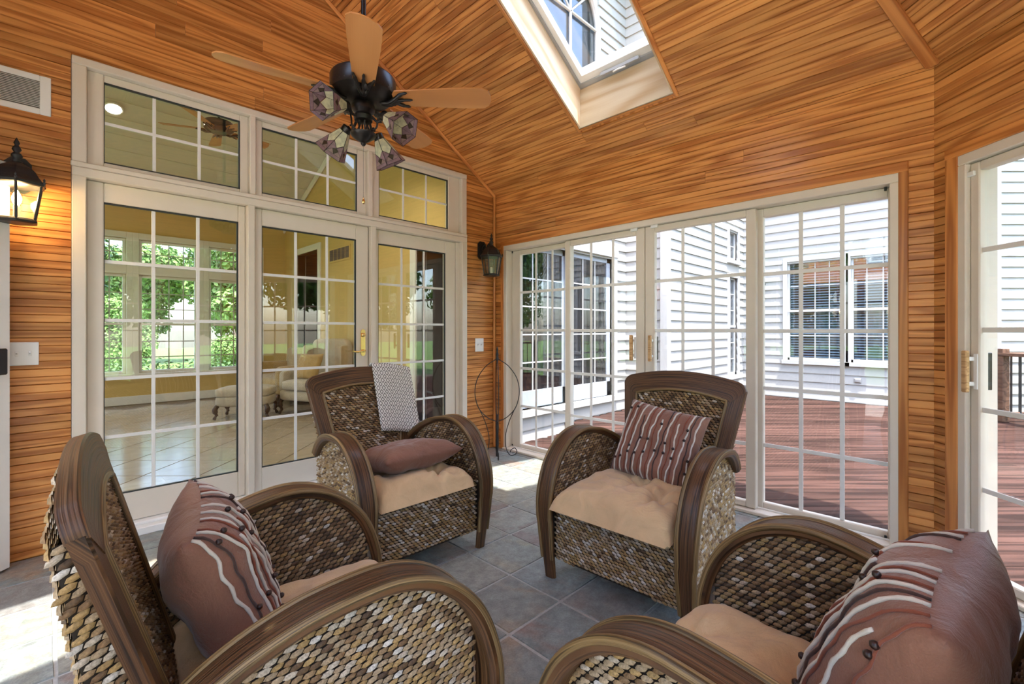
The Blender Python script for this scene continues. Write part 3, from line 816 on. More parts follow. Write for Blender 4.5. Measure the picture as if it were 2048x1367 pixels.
    ow = lambda t: .252+.088*min(1, max(0, t/.56))**1.0      # outer half width
    iw = lambda t: ow(t)-.078
    otop = lambda x: .640-.050*(x/.34)**2; itop = lambda x: .535-.042*(x/.27)**2
    def slabpart(name, A, B, m, th=.030, uvf=None, parent=None):
        """strip between polylines A and B in (x,t), thickness th with softened edges"""
        mb = MB(); uv = []; n = len(A)
        rows = []
        for (a, b) in zip(A, B):
            a, b = Vector((a[0], a[1])), Vector((b[0], b[1])); d = (b-a); L = d.length; d.normalize(); e = .004
            rows.append([(a, th/2-e), (a+d*e, th/2), (b-d*e, th/2), (b, th/2-e), (b, -th/2), (a, -th/2)])
        s = 0
        for i, r in enumerate(rows):
            if i: s += ((Vector(A[i])-Vector(A[i-1])).length+(Vector(B[i])-Vector(B[i-1])).length)/2
            for (q, dd) in r: mb.v.append(tuple(bp(q.x, q.y, dd))); uv.append((s, (q-rows[i][0][0]).length+dd))
        for i in range(n-1):
            for k in range(6): mb.f.append((i*6+k, (i+1)*6+k, (i+1)*6+(k+1)%6, i*6+(k+1)%6))
        mb.f += [tuple(range(6)), tuple(range((n-1)*6, n*6))[::-1]]
        return put(name, mb, m, parent, uvs=uv, auto=.6)
    xs = [.338*math.sin(PI*(k/40-.5)) for k in range(41)]
    def cap(x):      # rounded top corners
        e = max(0, abs(x)-.298)/.040; return otop(x)-.040*(1-math.sqrt(max(0, 1-e*e)))
    slabpart('top_rail', [(x, cap(x)) for x in xs], [(x*.80, min(itop(x*.80), cap(x)-.045)) for x in xs], M['rattan'])
    for sx in (1, -1):
        ts = [.02+(.535)*k/12 for k in range(13)]
        A = [(sx*ow(t), t) for t in ts]; B = [(sx*iw(t), min(t, itop(iw(t)))) for t in ts]
        slabpart('stile', A if sx == -1 else B, B if sx == -1 else A, M['rattan'], th=.026)
    # inner golden bead
    loop = [(-iw(t), t) for t in [.05+.43*k/10 for k in range(11)]]+[(x, itop(x)) for x in [-.25+.5*k/16 for k in range(17)]]+[(iw(t), t) for t in [.48-.43*k/10 for k in range(11)]]
    mb = MB(); mb.tube([bp(x, t, .012) for x, t in loop], .008, 8); uvb = []
    for i in range(len(loop)): uvb += [(i*.03, k*.006) for k in range(8)]
    put('back_bead', mb, M['rim'], uvs=uvb, auto=.9)
    mb = MB(); mb.col = []
    weave(mb, lambda u, v: (bp(u, v, .002), nb), -.29, .29, .0, .54, lambda u, v: abs(u) < iw(v) and v < itop(u)-.004)
    # outside of the back, down to the floor
    def SO(u, v):
        if v > 0: return bp(u, v, -.026-.050*min(1, max(0, (.60-v)/.36))), -nb
        return Vector((u*(1-.12*v/.3), -.650-.02*(-v/.3)**1.5, .36+v-.01)), Vector((0,-1,-.1)).normalized()
    outw = lambda v: ow(v)-.022 if v > 0 else .252-.16*v
    weave(mb, SO, -.33, .33, -.285, .60, lambda u, v: abs(u) < (outw(v) if v > 0 else .252) and v < cap(u)-.028, worn=.6, flip=-1)
    for sx in (1, -1):         # the weave wraps round the edge of the back
        def SW(u, v, sx=sx): return bp(sx*(ow(v)-.020), v, u), Vector((sx, 0, 0))
        weave(mb, SW, -.078, -.012, .0, .55, lambda u, v: u > -.026-.050*min(1, max(0, (.60-v)/.36)), worn=.6, flip=sx)
    tag(put('back_weave', mb, M['wicker'], smooth=True), kind='stuff')
    mb = MB(); pts = []
    for k in range(20):
        v = -.29+.84*k/19
        for i in range(9):
            u = -1+i/4; hw = (iw(v)+.02 if v > 0 else .250); P, N = SO(u*hw, min(v, .54)); pts.append(tuple(P-N*.004))
    mb.grid(pts, 20, 9); mb.grid([tuple(bp(-1.0*(1-2*i/8)*(iw(v)+.02), max(0, v), -.008)) for v in [.01+.52*k/19 for k in range(20)] for i in range(9)], 20, 9)
    for sx in (1, -1): mb.grid([tuple(bp(sx*(ow(v)-.024), v, d)) for v in [.55*k/11 for k in range(12)] for d in (-.012, -.024-.050*min(1, max(0, (.60-v)/.36)))], 12, 2)
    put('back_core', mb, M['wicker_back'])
    return root
CHAIRS = [((1.356,1.931), 179.6, 'wicker armchair with a diamond-woven throw over its back'),
          ((1.724,1.126), 91.5, 'wicker armchair backing onto the deck door, striped pillow upright'),
          ((.7875,1.202), -95.3, 'wicker armchair facing the deck door, striped corded pillow against its back'),
          ((1.086,.591), -3.7, 'wicker armchair facing the house door, corded pillow in its seat')]
proto = make_chair(); chairs = []
for i, ((x, y), a, lab) in enumerate(CHAIRS):
    c = proto if i == 0 else copy_tree(proto)
    c.rotation_euler = (0, 0, math.radians(a)); R = Matrix.Rotation(math.radians(a), 2)
    off = R @ Vector((0, -YO)); c.location = (x+off.x, y+off.y, 0)
    tag(c, lab, 'armchair', 'wicker armchairs in a ring'); chairs.append(c)
def chair_pt(i, p):
    (x, y), a, _ = CHAIRS[i]; R = Matrix.Rotation(math.radians(a), 3, 'Z'); return Vector((x, y, 0)) + R @ Vector(p)
def chair_m(i, p, rx=0, rz=0, ry=0):
    a = math.radians(CHAIRS[i][1])
    return Matrix.Translation(chair_pt(i, p)) @ Matrix.Rotation(a, 4, 'Z') @ Matrix.Rotation(rz, 4, 'Z') @ Matrix.Rotation(rx, 4, 'X') @ Matrix.Rotation(ry, 4, 'Y')
from mathutils import noise as mnoise
# ---- seat cushions
def cushion(i, seed, puffy, tufts, front=.02, half=.283, th=.085):
    n = 44; mb = MB(); top = []; bt = []
    for a in range(n+1):
        for b in range(n+1):
            u, v = -1+2*a/n, -1+2*b/n
            e = ((1-u**8)*(1-v**8)); T = max(0, e)**.38
            x = half*u*(1-.03*(1-v*v)); y = -.285+(.285+front)*v*(1-.03*(1-u*u))
            y = -.30+.29*v+front*max(0, v)**2
            nz = mnoise.fractal(Vector((x*7+seed*9, y*7, 0)), 1, 2, 3)*.016+mnoise.noise(Vector((x*22+seed, y*22, 3)))*.0035
            dz = 0
            for (tx, ty) in tufts:
                dd = math.hypot(x-tx, y-ty); dz -= .048*math.exp(-(dd/.05)**2); 
                ang = math.atan2(y-ty, x-tx); dz += .011*math.sin(ang*7+seed)*math.exp(-((dd-.07)/.06)**2)
            dome = puffy*(1-u*u*.8)*(1-v*v*.8)
            zt = .373+th*T+(nz+dz+dome)*T
            if v > .75: zt -= .012*(v-.75)/.25
            zb = .374+.012*(1-T)+ (.003)*T - .010*max(0, v-.85)/.15
            top.append((x, y, zt)); bt.append((x, y, min(zb, zt)))
    mb.grid(top, n+1, n+1)
    mb.grid(bt, n+1, n+1); k0 = (n+1)**2
    mb.f = [f[::-1] if max(f) >= k0 else f for f in mb.f]
    edge = [a*(n+1) for a in range(n+1)]+[n*(n+1)+b for b in range(1, n+1)]+[a*(n+1)+n for a in range(n-1, -1, -1)]+[b for b in range(n-1, 0, -1)]
    for p, q in zip(edge, edge[1:]+edge[:1]): mb.f.append((p, k0+p, k0+q, q))
    mb.v = [(x, y+YO-.1, z-.373) for x, y, z in mb.v]
    o = mb.build('seat_cushion', M['tan'], smooth=True)
    o.matrix_world = chair_m(i, (0, -YO+.1, .373)); return o
tag(cushion(0, 1, .012, [(-.1,-.12),(.12,-.30)], .025), 'rumpled tan seat cushion under the plain brown pillow', 'cushion', 'tan seat cushions')
tag(cushion(1, 2, .012, [(.02,-.30),(-.15,-.17)], .065, .292, .098), 'tufted tan seat cushion in the chair backing onto the deck door', 'cushion', 'tan seat cushions')
tag(cushion(2, 3, .004, [], .012, .285, .075), 'smooth tan seat cushion in the chair facing the deck door', 'cushion', 'tan seat cushions')
tag(cushion(3, 4, .004, [(.05,-.06)], .012, .285, .075), 'smooth tan seat cushion in the chair facing the house door', 'cushion', 'tan seat cushions')
# ---- pillows
def pillow_surface(w, h, t, seed, sgn=1):
    def S(u, v):
        pin = .07
        x = w/2*u*(1-pin*(1-v*v)*abs(u)**2); z = h/2*v*(1-pin*(1-u*u)*abs(v)**2)
        T = max(0, (1-u**4)*(1-v**4))**.62*t/2
        T += (mnoise.noise(Vector((u*2.2+seed, v*2.2, seed)))*.016+mnoise.noise(Vector((u*6, v*6+seed, 5)))*.005)*max(0, (1-u**4)*(1-v**4))
        return Vector((x, sgn*T, z))
    return S
def pillow(mw, w, h, t, seed, label, cords=True, back=False, ncord=18, fringe=False):
    n = 34; F_, B_ = pillow_surface(w, h, t, seed), pillow_surface(w, h, t, seed+3, -1)
    mb = MB(); fr_ = [F_(-1+2*a/n, -1+2*b/n) for a in range(n+1) for b in range(n+1)]; bk = [B_(-1+2*a/n, -1+2*b/n) for a in range(n+1) for b in range(n+1)]
    mb.grid(fr_, n+1, n+1); mb.grid(bk, n+1, n+1); k0 = (n+1)**2
    mb.f = [f if max(f) >= k0 else f[::-1] for f in mb.f]
    o = mb.build('throw_pillow', M['brown'], smooth=True)
    me = o.data
    import bmesh
    bm = bmesh.new(); bm.from_mesh(me); bmesh.ops.remove_doubles(bm, verts=bm.verts, dist=.0008); bmesh.ops.recalc_face_normals(bm, faces=bm.faces); bm.to_mesh(me); bm.free(); me.shade_smooth()
    o.matrix_world = mw; tag(o, label, 'pillow', 'brown throw pillows on the wicker chairs')
    rr = random.Random(seed)
    if cords:
        for c in range(ncord):
            u0 = -.93+1.86*c/(ncord-1)+rr.uniform(-.025, .025); ph = rr.uniform(0, 6); am = rr.uniform(.01, .035); v1 = rr.choice((.97, .97, .6, .97)); v0 = -.97
            pts = []
            for k in range(34):
                v = v0+(v1-v0)*k/33; u = max(-.985, min(.985, u0+am*math.sin(v*3.1+ph)+.008*math.sin(v*17+ph)))
                P = F_(u, v); pts.append(P+Vector((0, .0022, 0)))
            mt = ('yarn_white', 'yarn_rust', 'yarn_white', 'yarn_dark', 'yarn_white', 'yarn_rust')[(c+seed) % 6]
            r_ = .0040 if mt == 'yarn_white' else .0032
            m2 = MB(); m2.tube(pts, [r_*(.85+.25*((k*7) % 3)/2) for k in range(34)], 6); m2.build('cord', M[mt], o, smooth=True)
            if c % 2 == 0:
                for q in range(2):
                    v = rr.uniform(-.75, .8); P = F_(max(-.97, min(.97, u0+am*math.sin(v*3.1+ph))), v)+Vector((0, .008, 0)); m3 = MB()
                    m3.lathe([(.001,-.007),(.006,-.004),(.0075,0),(.006,.004),(.001,.007)], 8, P); m3.build('bead', M['bead'], o, smooth=True)
    if fringe:     # stripes of yarn along one seam
        m2 = MB()
        for c in range(30):
            u = -.9+1.8*c/29+rr.uniform(-.01, .01)
            if int(c/4) % 2 == 1 and rr.random() < .6: continue
            pts = [B_(u, -.99+.16*k/5)+Vector((0,-.002,0)) for k in range(6)]+[]
            pts = pts[::-1]+[F_(u+.01, -.99+.06*k/2)+Vector((0,.002,0)) for k in range(1, 3)]
            m2.tube(pts, .0028, 5)
        m2.build('yarn_edge', M['yarn_white'], o, smooth=True)
    return o
pillow(chair_m(0, (-.035,-.285,.515), rx=math.radians(80), rz=PI), .47, .42, .15, 4, 'plain brown pillow lying flat on the rumpled cushion', cords=False, fringe=True)
pillow(chair_m(1, (-.005,-.450,.625), rx=math.radians(24), ry=math.radians(-7)), .43, .40, .17, 2, 'brown pillow with upright cream cords and dark beads, backing onto the deck door', ncord=20)
pillow(chair_m(2, (-.075,-.495,.605), rx=math.radians(22), ry=math.radians(4), rz=math.radians(-8)), .41, .38, .18, 3, 'brown corded pillow in the chair facing the deck door', ncord=20)
pillow(chair_m(3, (.03,-.495,.615), rx=math.radians(26), ry=math.radians(-5)), .43, .42, .20, 5, 'brown corded pillow in the chair facing the house door', ncord=20)
# ---- throw over the back of the first chair
def throw():
    tl = Vector((0, -.169, .60)).normalized(); nb = Vector((0, .60, .169)).normalized(); O = Vector((0, -.580, .36))
    prof = []     # (t, d) along the back: front bottom -> top -> rear bottom
    prof += [(.235+.39*k/14, .026) for k in range(15)]
    prof += [(.642+.018*math.sin(a), .028*math.cos(a)) for a in [PI*k/8 for k in range(1, 8)]]
    prof += [(.625-.30*k/10, -.040-.02*k/10) for k in range(11)]
    mb = MB(); uv = []; nx = 13; s = 0; rows = []
    for i, (t, d) in enumerate(prof):
        if i: s += math.hypot(t-prof[i-1][0], d-prof[i-1][1])
        for k in range(nx):
            f = k/(nx-1); x = -.330+.262*f+(.02*(.6-t))*(1-f)*-1; dd = d+.005*math.sin(f*7+t*6)*(1 if d > 0 else -1)
            tt = t-.045*((x)/.34)**2-(.012*(1-f) if i < 6 else 0)
            P = O+Vector((x,0,0))+tl*tt+nb*dd; mb.v.append(tuple(P-Vector((-.14,-.7,.9)))); uv.append((x, s))
    m = len(prof)
    for i in range(m-1):
        for k in range(nx-1): mb.f.append((i*nx+k, i*nx+k+1, (i+1)*nx+k+1, (i+1)*nx+k))
    o = mb.build('throw_blanket', M['throw'], smooth=True, uvs=uv)
    sd = o.modifiers.new('thickness', 'SOLIDIFY'); sd.thickness = .011; sd.offset = 0
    o.matrix_world = chair_m(0, (-.14,-.7,.9)); return o
tag(throw(), 'white throw with a dark diamond pattern folded over a chair back', 'throw')
# ================================================================ CEILING FAN
random.seed(5)
FX, FY, FZ = 1.153, 2.241, 2.40
def shade(parent, Mx):
    """hexagonal leaded glass shade, local Z pointing out of the open end"""
    rt, rb, L = .029, .086, .140
    core = MB(); n = 6
    P = lambda k, f: Vector(((rt+(rb-rt)*f)*math.cos(k*PI/3), (rt+(rb-rt)*f)*math.sin(k*PI/3), L*f))
    fitter = MB(); fitter.lathe([(.022,-.030),(.027,-.026),(.027,.0),(.024,.006)], 16); sh = fitter.build('shade_fitter', M['bronze'], parent, auto=.7, mw=Mx)
    lead = MB()
    def q(k, a, f):     # point on facet k
        A, B = P(k, f), P(k+1, f); return A+(B-A)*a
    pieces = [([(0,0),(1,0),(1,.45),(.5,.66),(0,.45)], 'shade_cream'), ([(0,.45),(.5,.66),(.26,.72),(0,.88)], 'shade_mauve'), ([(1,.45),(1,.88),(.74,.72),(.5,.66)], 'shade_mauve'),
              ([(.5,.66),(.74,.72),(.5,.88),(.26,.72)], 'shade_brown'), ([(0,.88),(.26,.72),(.5,.88)], 'shade_pink'), ([(1,.88),(.5,.88),(.74,.72)], 'shade_pink'), ([(0,.88),(1,.88),(1,1),(0,1)], 'shade_mauve')]
    for k in range(6):
        for poly, mt in pieces:
            pts = [q(k, a, f) for a, f in poly]; c = sum(pts, Vector())/len(pts)
            nrm = (pts[1]-pts[0]).cross(pts[2]-pts[0]).normalized()
            if nrm.dot(Vector((c.x, c.y, 0))) < 0: nrm = -nrm
            mb = MB(); mb.prism([c+(p-c)*.93-nrm*.001 for p in pts], nrm*.0022); mb.build('glass_piece', M[mt], sh)
            for a_, b_ in zip(pts, pts[1:]+pts[:1]): lead.tube([a_, b_], .0014, 4)
    lead.build('lead_came', M['bronze'], sh)
    mb = MB(); mb.lathe([(.008,-.01),(.012,.01),(.019,.04),(.021,.055),(.016,.072),(.004,.080)], 16); mb.build('bulb', M['bulb_off'], sh, smooth=True)
    return sh
def tglass(name, col, tr=.35):
    t = NT(name); n = t.noise(t.coord(), 40, 4, .6)
    c = t.ramp(n, [(.3, tuple(x*.75 for x in col)), (.7, tuple(min(1, x*1.2) for x in col))])
    t.set(c, .18, 0, .5); tb = t.n('BsdfTranslucent'); t.put(tb.inputs[0], c); mx = t.n('MixShader'); mx.inputs[0].default_value = tr
    t.t.links.new(t.b.outputs[0], mx.inputs[1]); t.t.links.new(tb.outputs[0], mx.inputs[2]); t.t.links.new(mx.outputs[0], t.out.inputs[0]); return t.m
M['shade_cream'] = tglass('cream_opal_glass', (.80, .77, .56)); M['shade_mauve'] = tglass('mauve_glass', (.36, .23, .26)); M['shade_pink'] = tglass('dusky_pink_glass', (.42, .29, .27)); M['shade_brown'] = tglass('brown_glass', (.10, .07, .05))
M['bulb_off'] = glass('clear_bulb', (.95,.95,.95), 1.5)
def fan(loc, a0, zt, lights=True, R=.66):
    root = empty('ceiling_fan', loc)
    top = zt-loc[2]
    mb = MB(); mb.tube([(0,0,.10),(0,0,top)], .0125, 12); mb.build('downrod', M['bronze'], root, auto=.8)
    mb = MB(); mb.lathe([(.02,top-.10),(.05,top-.09),(.075,top-.05),(.078,top-.005)], 24); mb.build('canopy', M['bronze'], root, auto=.7)
    mb = MB(); mb.lathe([(.05,-.028),(.11,-.020),(.135,-.006),(.152,.008),(.162,.016),(.164,.024),(.164,.094),(.158,.104),(.10,.110),(.04,.113),(.024,.120),(.024,.135)], 36)
    mot = mb.build('motor_housing', M['bronze'], root, auto=.6)
    mb = MB()
    for k in range(36):
        a = 2*PI*k/36; mb.bbox(.1645*math.cos(a)-.001, .1645*math.sin(a)-.001, .030, .1645*math.cos(a)+.001, .1645*math.sin(a)+.001, .035, .0004)
    for k in range(40):
        a = 2*PI*k/40; c_, s_ = math.cos(a), math.sin(a)
        mb.tube([(.085*c_,.085*s_,-.020),(.128*c_,.128*s_,.006)], .003, 5)
    mb.build('vent_ribs', M['bronze'], mot)
    # blade mesh (local X outward)
    bl = MB(); xs = [.17+.49*k/12 for k in range(13)]
    hw = lambda x: .052+.020*min(1, (x-.17)/.35)
    out = []
    for x in xs: out.append((x, hw(x)))
    tip = [(R-.045+.045*math.cos(a), hw(R)*1.0*math.sin(a)**.7 if a > 0 else 0) for a in [PI/2*k/5 for k in range(4, 0, -1)]]
    up = [(.155,.030)]+out[:-1]+[(R-.035, .070),(R-.012,.052),(R,.018)]
    lo = [(x, -y) for x, y in up[::-1]]
    pitch = math.radians(-13)
    poly = [Vector((x, y*math.cos(pitch), y*math.sin(pitch))) for x, y in up+lo]
    bl.prism(poly, (0,0,.006)); bme = bl.mesh('blade', M['blade'])
    ir = MB()
    for s_ in (-1, 0, 1):
        ir.tube(spline([(.09,s_*.006,-.022),(.13,s_*.012,-.028),(.165,s_*.026,-.014+s_*.004),(.20,s_*.040,-.008-s_*.008),(.235+(.02 if s_ == 0 else 0),s_*.050,-.007-s_*.011)], 4), [.010]*5+[.011]*4+[.010]*4+[.007]*3+[.003], 8)
    ir.tube([(.14,0,-.02),(.16,.014,-.018),(.185,.008,-.012)], [.012,.013,.006], 8)
    ime = ir.mesh('blade_iron', M['bronze'], True)
    for k in range(5):
        a = math.radians(a0+72*k); mw = Matrix.Rotation(a, 4, 'Z')
        b = link('blade', bme, root, mw); link('blade_iron', ime, b, Matrix.Identity(4))
    if lights:
        mb = MB(); mb.lathe([(.020,-.125),(.045,-.115),(.050,-.095),(.042,-.08),(.058,-.062),(.060,-.045),(.052,-.026)], 24); mb.build('light_hub', M['bronze'], root, auto=.6)
        mb = MB(); mb.lathe([(.004,-.246),(.010,-.240),(.014,-.232),(.010,-.228),(.030,-.218),(.055,-.200),(.064,-.190),(.066,-.184),(.040,-.176)], 28); mb.build('light_bowl', M['bronze'], root, auto=.6)
        mb = MB()
        for k in range(6):
            a = PI/3*k+.3; c_, s_ = math.cos(a), math.sin(a)
            mb.tube(spline([(.020*c_,.020*s_,-.182),(.030*c_,.030*s_,-.165),(.022*c_,.022*s_,-.14),(.030*c_,.030*s_,-.115)], 5), .0042, 6)
        mb.build('cage_rods', M['bronze'], root, smooth=True)
        # four lamp arms: (azimuth, outward radius, drop of the shade axis)
        rt_ = lambda v: (v[0]*S2+v[1]*S2, -v[0]*S2+v[1]*S2)      # (right, forward) -> world xy
        for (r, f, dz, axr, axf, axz) in SHADES:
            xw, yw = rt_((r, f)); ax = Vector((*rt_((axr, axf)), axz)).normalized()
            e = Vector((xw, yw, dz)); st = Vector((xw*.35, yw*.35, -.10))
            mb = MB(); mb.tube(spline([tuple(st*.6+Vector((0,0,-.04))), tuple(st), tuple(e*.62+Vector((0,0,-.035+dz*.2))), tuple(e-ax*.03)], 6), .0065, 8); mb.build('lamp_arm', M['bronze'], root, smooth=True)
            mb = MB(); c2 = Vector((xw*.45, yw*.45, 0)); mb.tube(spline([tuple(Vector((xw*.25,yw*.25,-.178))), tuple(Vector((xw*.55,yw*.55,-.16))), tuple(Vector((xw*.6,yw*.6,-.125))), tuple(e*.72+Vector((0,0,dz*.1)))], 6), .005, 6); mb.build('lamp_scroll', M['bronze'], root, smooth=True)
            x = ax.orthogonal().normalized(); y = ax.cross(x); shade(root, frame(e, x, y))
        ch = MB()
        for k in range(60): ch.lathe([(.0006,-.0016),(.0016,0),(.0006,.0016)], 5, (0,0,-.25-k*.0045))
        ch.build('pull_chain', M['bronze'], root)
        mb = MB(); mb.lathe([(.002,-.545),(.007,-.54),(.008,-.53),(.004,-.515),(.002,-.508)], 10); mb.build('pull_knob', M['brass'], root, smooth=True)
    return root
# (right, forward, up) of each shade neck and its axis, in the camera-facing sense of the fan
SHADES = [(-.075,-.085,-.075, -.45,-.95,-.30), (-.115,.055,-.145, -.75,.25,-.85), (.135,-.045,-.120, .80,-.40,-.62), (.055,.10,-.170, .42,.35,-1.0)]
f1 = fan((FX,FY,FZ), 27, ZC+SL*(XB-FX))
tag(f1, 'five-blade ceiling fan with leaded glass lamp shades on the wooden ceiling', 'ceiling fan')
# ================================================================ WALL LANTERNS, PLATES, VENT
def lantern(loc, lit, label):
    """loc: axis point at the wall offset; wall is towards +y"""
    root = empty('wall_lantern', loc)
    x, y, z = 0, 0, 0     # local z=0 at body bottom, .42 at finial
    mb = MB(); rot = [PI/6+k*PI/3 for k in range(6)]
    ring = lambda r, zz: [(r*math.cos(a), r*math.sin(a), zz) for a in rot]
    def hexlathe(pr):
        m = MB(); vs = []; fs = []
        for r, zz in pr: vs += ring(r, zz)
        for i in range(len(pr)-1):
            for k in range(6): fs.append((i*6+k, i*6+(k+1)%6, (i+1)*6+(k+1)%6, (i+1)*6+k))
        fs += [tuple(range(6))[::-1], tuple(range((len(pr)-1)*6, len(pr)*6))]
        return m.add(vs, fs)
    hexlathe([(.066,0),(.082,.004),(.084,.012),(.076,.020),(.070,.024)]).build('base_ring', M['iron'], root)
    roof = hexlathe([(.100,.186),(.112,.190),(.114,.202),(.104,.212),(.090,.232),(.076,.258),(.060,.276),(.040,.290),(.026,.298),(.02,.302)]).build('roof_cap', M['iron'], root)
    mb = MB()
    for a in rot: mb.lathe([(.004,.200),(.007,.206),(.003,.214),(.005,.220),(.001,.230)], 6, (.112*math.cos(a), .112*math.sin(a), 0))
    mb.build('corner_finials', M['iron'], roof)
    mb = MB(); mb.lathe([(.016,.30),(.022,.306),(.012,.318),(.022,.332),(.018,.345),(.010,.352),(.018,.366),(.013,.380),(.007,.388),(.012,.398),(.002,.425)], 12); mb.build('finial', M['iron'], root, smooth=True)
    mb = MB()
    for a in rot: mb.tube([(.072*math.cos(a),.072*math.sin(a),.018),(.100*math.cos(a),.100*math.sin(a),.190)], .0055, 6)
    mb.build('cage_bars', M['iron'], root)
    for k in range(6):
        a, b = rot[k], rot[(k+1)%6]; mb = MB()
        p = [Vector((.069*math.cos(a),.069*math.sin(a),.022)), Vector((.069*math.cos(b),.069*math.sin(b),.022)), Vector((.096*math.cos(b),.096*math.sin(b),.188)), Vector((.096*math.cos(a),.096*math.sin(a),.188))]
        nn = (p[1]-p[0]).cross(p[2]-p[0]).normalized(); mb.prism(p, nn*.003); mb.build('glass_pane', M['lantern_glass'], root)
    mb = MB(); mb.lathe([(.013,.02),(.013,.085),(.010,.09)], 10); mb.build('candle_sleeve', M['plastic'], root)
    mb = MB(); mb.lathe([(.008,.09),(.016,.105),(.019,.125),(.013,.145),(.003,.165)], 12); mb.build('bulb', M['bulb_lit'] if lit else M['bulb_off'], root, smooth=True)
    # back plate and arm
    d = .155
    mb = MB(); pl = [(-.050,.205),(-.050,.335),(-.026,.362),(.026,.362),(.050,.335),(.050,.205),(.026,.180),(-.026,.180)]
    mb.prism([(px, d-.004, pz) for px, pz in pl], (0,-.016,0)); mb.prism([(px*.8, d-.020, (pz-.27)*.85+.27) for px, pz in pl], (0,-.010,0)); mb.build('back_plate', M['iron'], root)
    mb = MB(); mb.tube(spline([(0,d-.02,.25),(0,d-.06,.235),(0,d-.095,.27),(0,.035,.325),(0,.0,.315)], 6), .0095, 8)
    mb.tube(spline([(0,d-.02,.31),(0,d-.05,.325),(0,d-.065,.305),(0,d-.05,.29),(0,d-.04,.30)], 5), .006, 6)
    for s_ in (-1, 1): mb.tube(spline([(s_*.012,d-.03,.27),(s_*.025,d-.06,.30),(s_*.015,d-.08,.32)], 4), [.008]*5+[.004]*4, 6)
    mb.build('scroll_arm', M['iron'], root, smooth=True)
    if lit:
        l = bpy.data.lights.new('lantern_glow', 'POINT'); l.energy = 5; l.color = (1, .66, .32); l.shadow_soft_size = .03
        lo = bpy.data.objects.new('lantern_glow', l); COL.objects.link(lo); lo.parent = root; lo.location = (0,0,.14)
    return tag(root, label, 'lantern', 'black wall lanterns')
M['bulb_lit'] = emit('lit_bulb', (1, .72, .38), 28)
lantern((-.112, YA-.159, 1.735), True, 'lit black wall lantern beside the vent grille')
lantern((3.088, YA-.159, 1.735), False, 'unlit black wall lantern in the corner over the plant stand')
def switch(x0, x1, z0, z1, label):
    o = empty('switch_plate', ((x0+x1)/2, YA, (z0+z1)/2)); w, h = (x1-x0)/2, (z1-z0)/2
    bar(o, 'cover_plate', M['plastic'], -w, -.007, -h, w, 0, h, b=.003)
    for s_ in (-1, 1):
        p = bar(o, 'toggle_slot', M['white'], s_*w*.42-.006, -.009, -.013, s_*w*.42+.006, -.006, .013, b=.001)
        mb = MB(); mb.prism([(s_*w*.42-.004,-.008,-.004),(s_*w*.42+.004,-.008,-.004),(s_*w*.42+.003,-.018,.006),(s_*w*.42-.003,-.018,.006)], (0,.003,.006)); mb.build('toggle', M['plastic'], o)
    return tag(o, label, 'switch', 'double switch plates')
switch(-.151, -.036, 1.018, 1.140, 'white double switch plate under the lit lantern')
switch(3.010, 3.122, .990, 1.124, 'white double switch plate near the corner plant stand')
v = empty('vent_grille', (-.115, YA, 2.457))
mb = MB(); w, h = .125, .104; iw_, ih = .082, .072
mb.bbox(-w,-.008,-h,-iw_,0,h,.003); mb.bbox(iw_,-.008,-h,w,0,h,.003); mb.bbox(-iw_,-.008,ih,iw_,0,h,.003); mb.bbox(-iw_,-.008,-h,iw_,0,-ih,.003); mb.build('grille_frame', M['plastic'], v)
mb = MB(); mb.box(-iw_,-.0015,-ih,iw_,-.0005,ih); mb.build('vent_throat', M['gasket'], v)
for k in range(17):
    mb = MB(); z = -ih+.004+k*.0087; mb.prism([(-iw_,-.007,z),(iw_,-.007,z),(iw_,-.0025,z+.0045),(-iw_,-.0025,z+.0045)], (0,.0005,.0022)); mb.build('louver', M['plastic'], v)
tag(v, 'white louvered vent grille on the beadboard wall', 'vent')
# ================================================================ IRON PLANT STAND, FLOOR OUTLET
pc = Vector((3.035, 3.235, 0)); ps = empty('plant_stand', pc)
mb = MB(); mb.lathe([(.004,1.045),(.010,1.02),(.007,1.0),(.014,.975),(.010,.95),(.016,.935),(.012,.915),(.005,.90)][::-1], 10); mb.build('finial', M['iron'], ps, smooth=True)
for k in range(4):
    a = -PI/4+PI/2*k+.10; c_, s_ = math.cos(a), math.sin(a); kk = 1 if k % 2 == 0 else .9
    pth = spline([(.008*c_,.008*s_,.93),(.11*c_*kk,.11*s_*kk,.86),(.19*c_*kk,.19*s_*kk,.74),(.212*c_*kk,.212*s_*kk,.60),(.175*c_*kk,.175*s_*kk,.46),(.09*c_*kk,.09*s_*kk,.37),(.01*c_,.01*s_,.335)], 6)
    mb = MB(); mb.tube(pth, .0042, 6); mb.build('bowed_rod', M['iron'], ps, smooth=True)
    mb = MB(); mb.tube(spline([(.165*c_,.165*s_,.445),(.115*c_,.115*s_,.33),(.08*c_,.08*s_,.20),(.085*c_,.085*s_,.08),(.12*c_,.12*s_,.012),(.165*c_,.165*s_,.010),(.19*c_,.19*s_,.04),(.17*c_,.17*s_,.075),(.135*c_,.135*s_,.06),(.125*c_,.125*s_,.035)], 5), .0040, 6)
    mb.build('scroll_leg', M['iron'], ps, smooth=True)
mb = MB(); mb.tube([(0,0,.02),(0,0,.40)], [.006,.006], 8)
for k in range(4):
    a = PI/2*k; mb.tube([(.012*math.cos(a+t*3),.012*math.sin(a+t*3),.06+t*.28) for t in [q/10 for q in range(11)]], .0035, 5)
mb.lathe([(.004,0),(.012,.006),(.014,.03),(.008,.05)], 10); mb.build('twisted_post', M['iron'], ps, smooth=True)
tag(ps, 'black iron teardrop plant stand with scrolled feet in the corner', 'plant stand')
fo = empty('floor_outlet', (3.125, .305, .001))
bar(fo, 'brass_plate', M['brass'], -.055, -.038, 0, .055, .038, .005, b=.002)
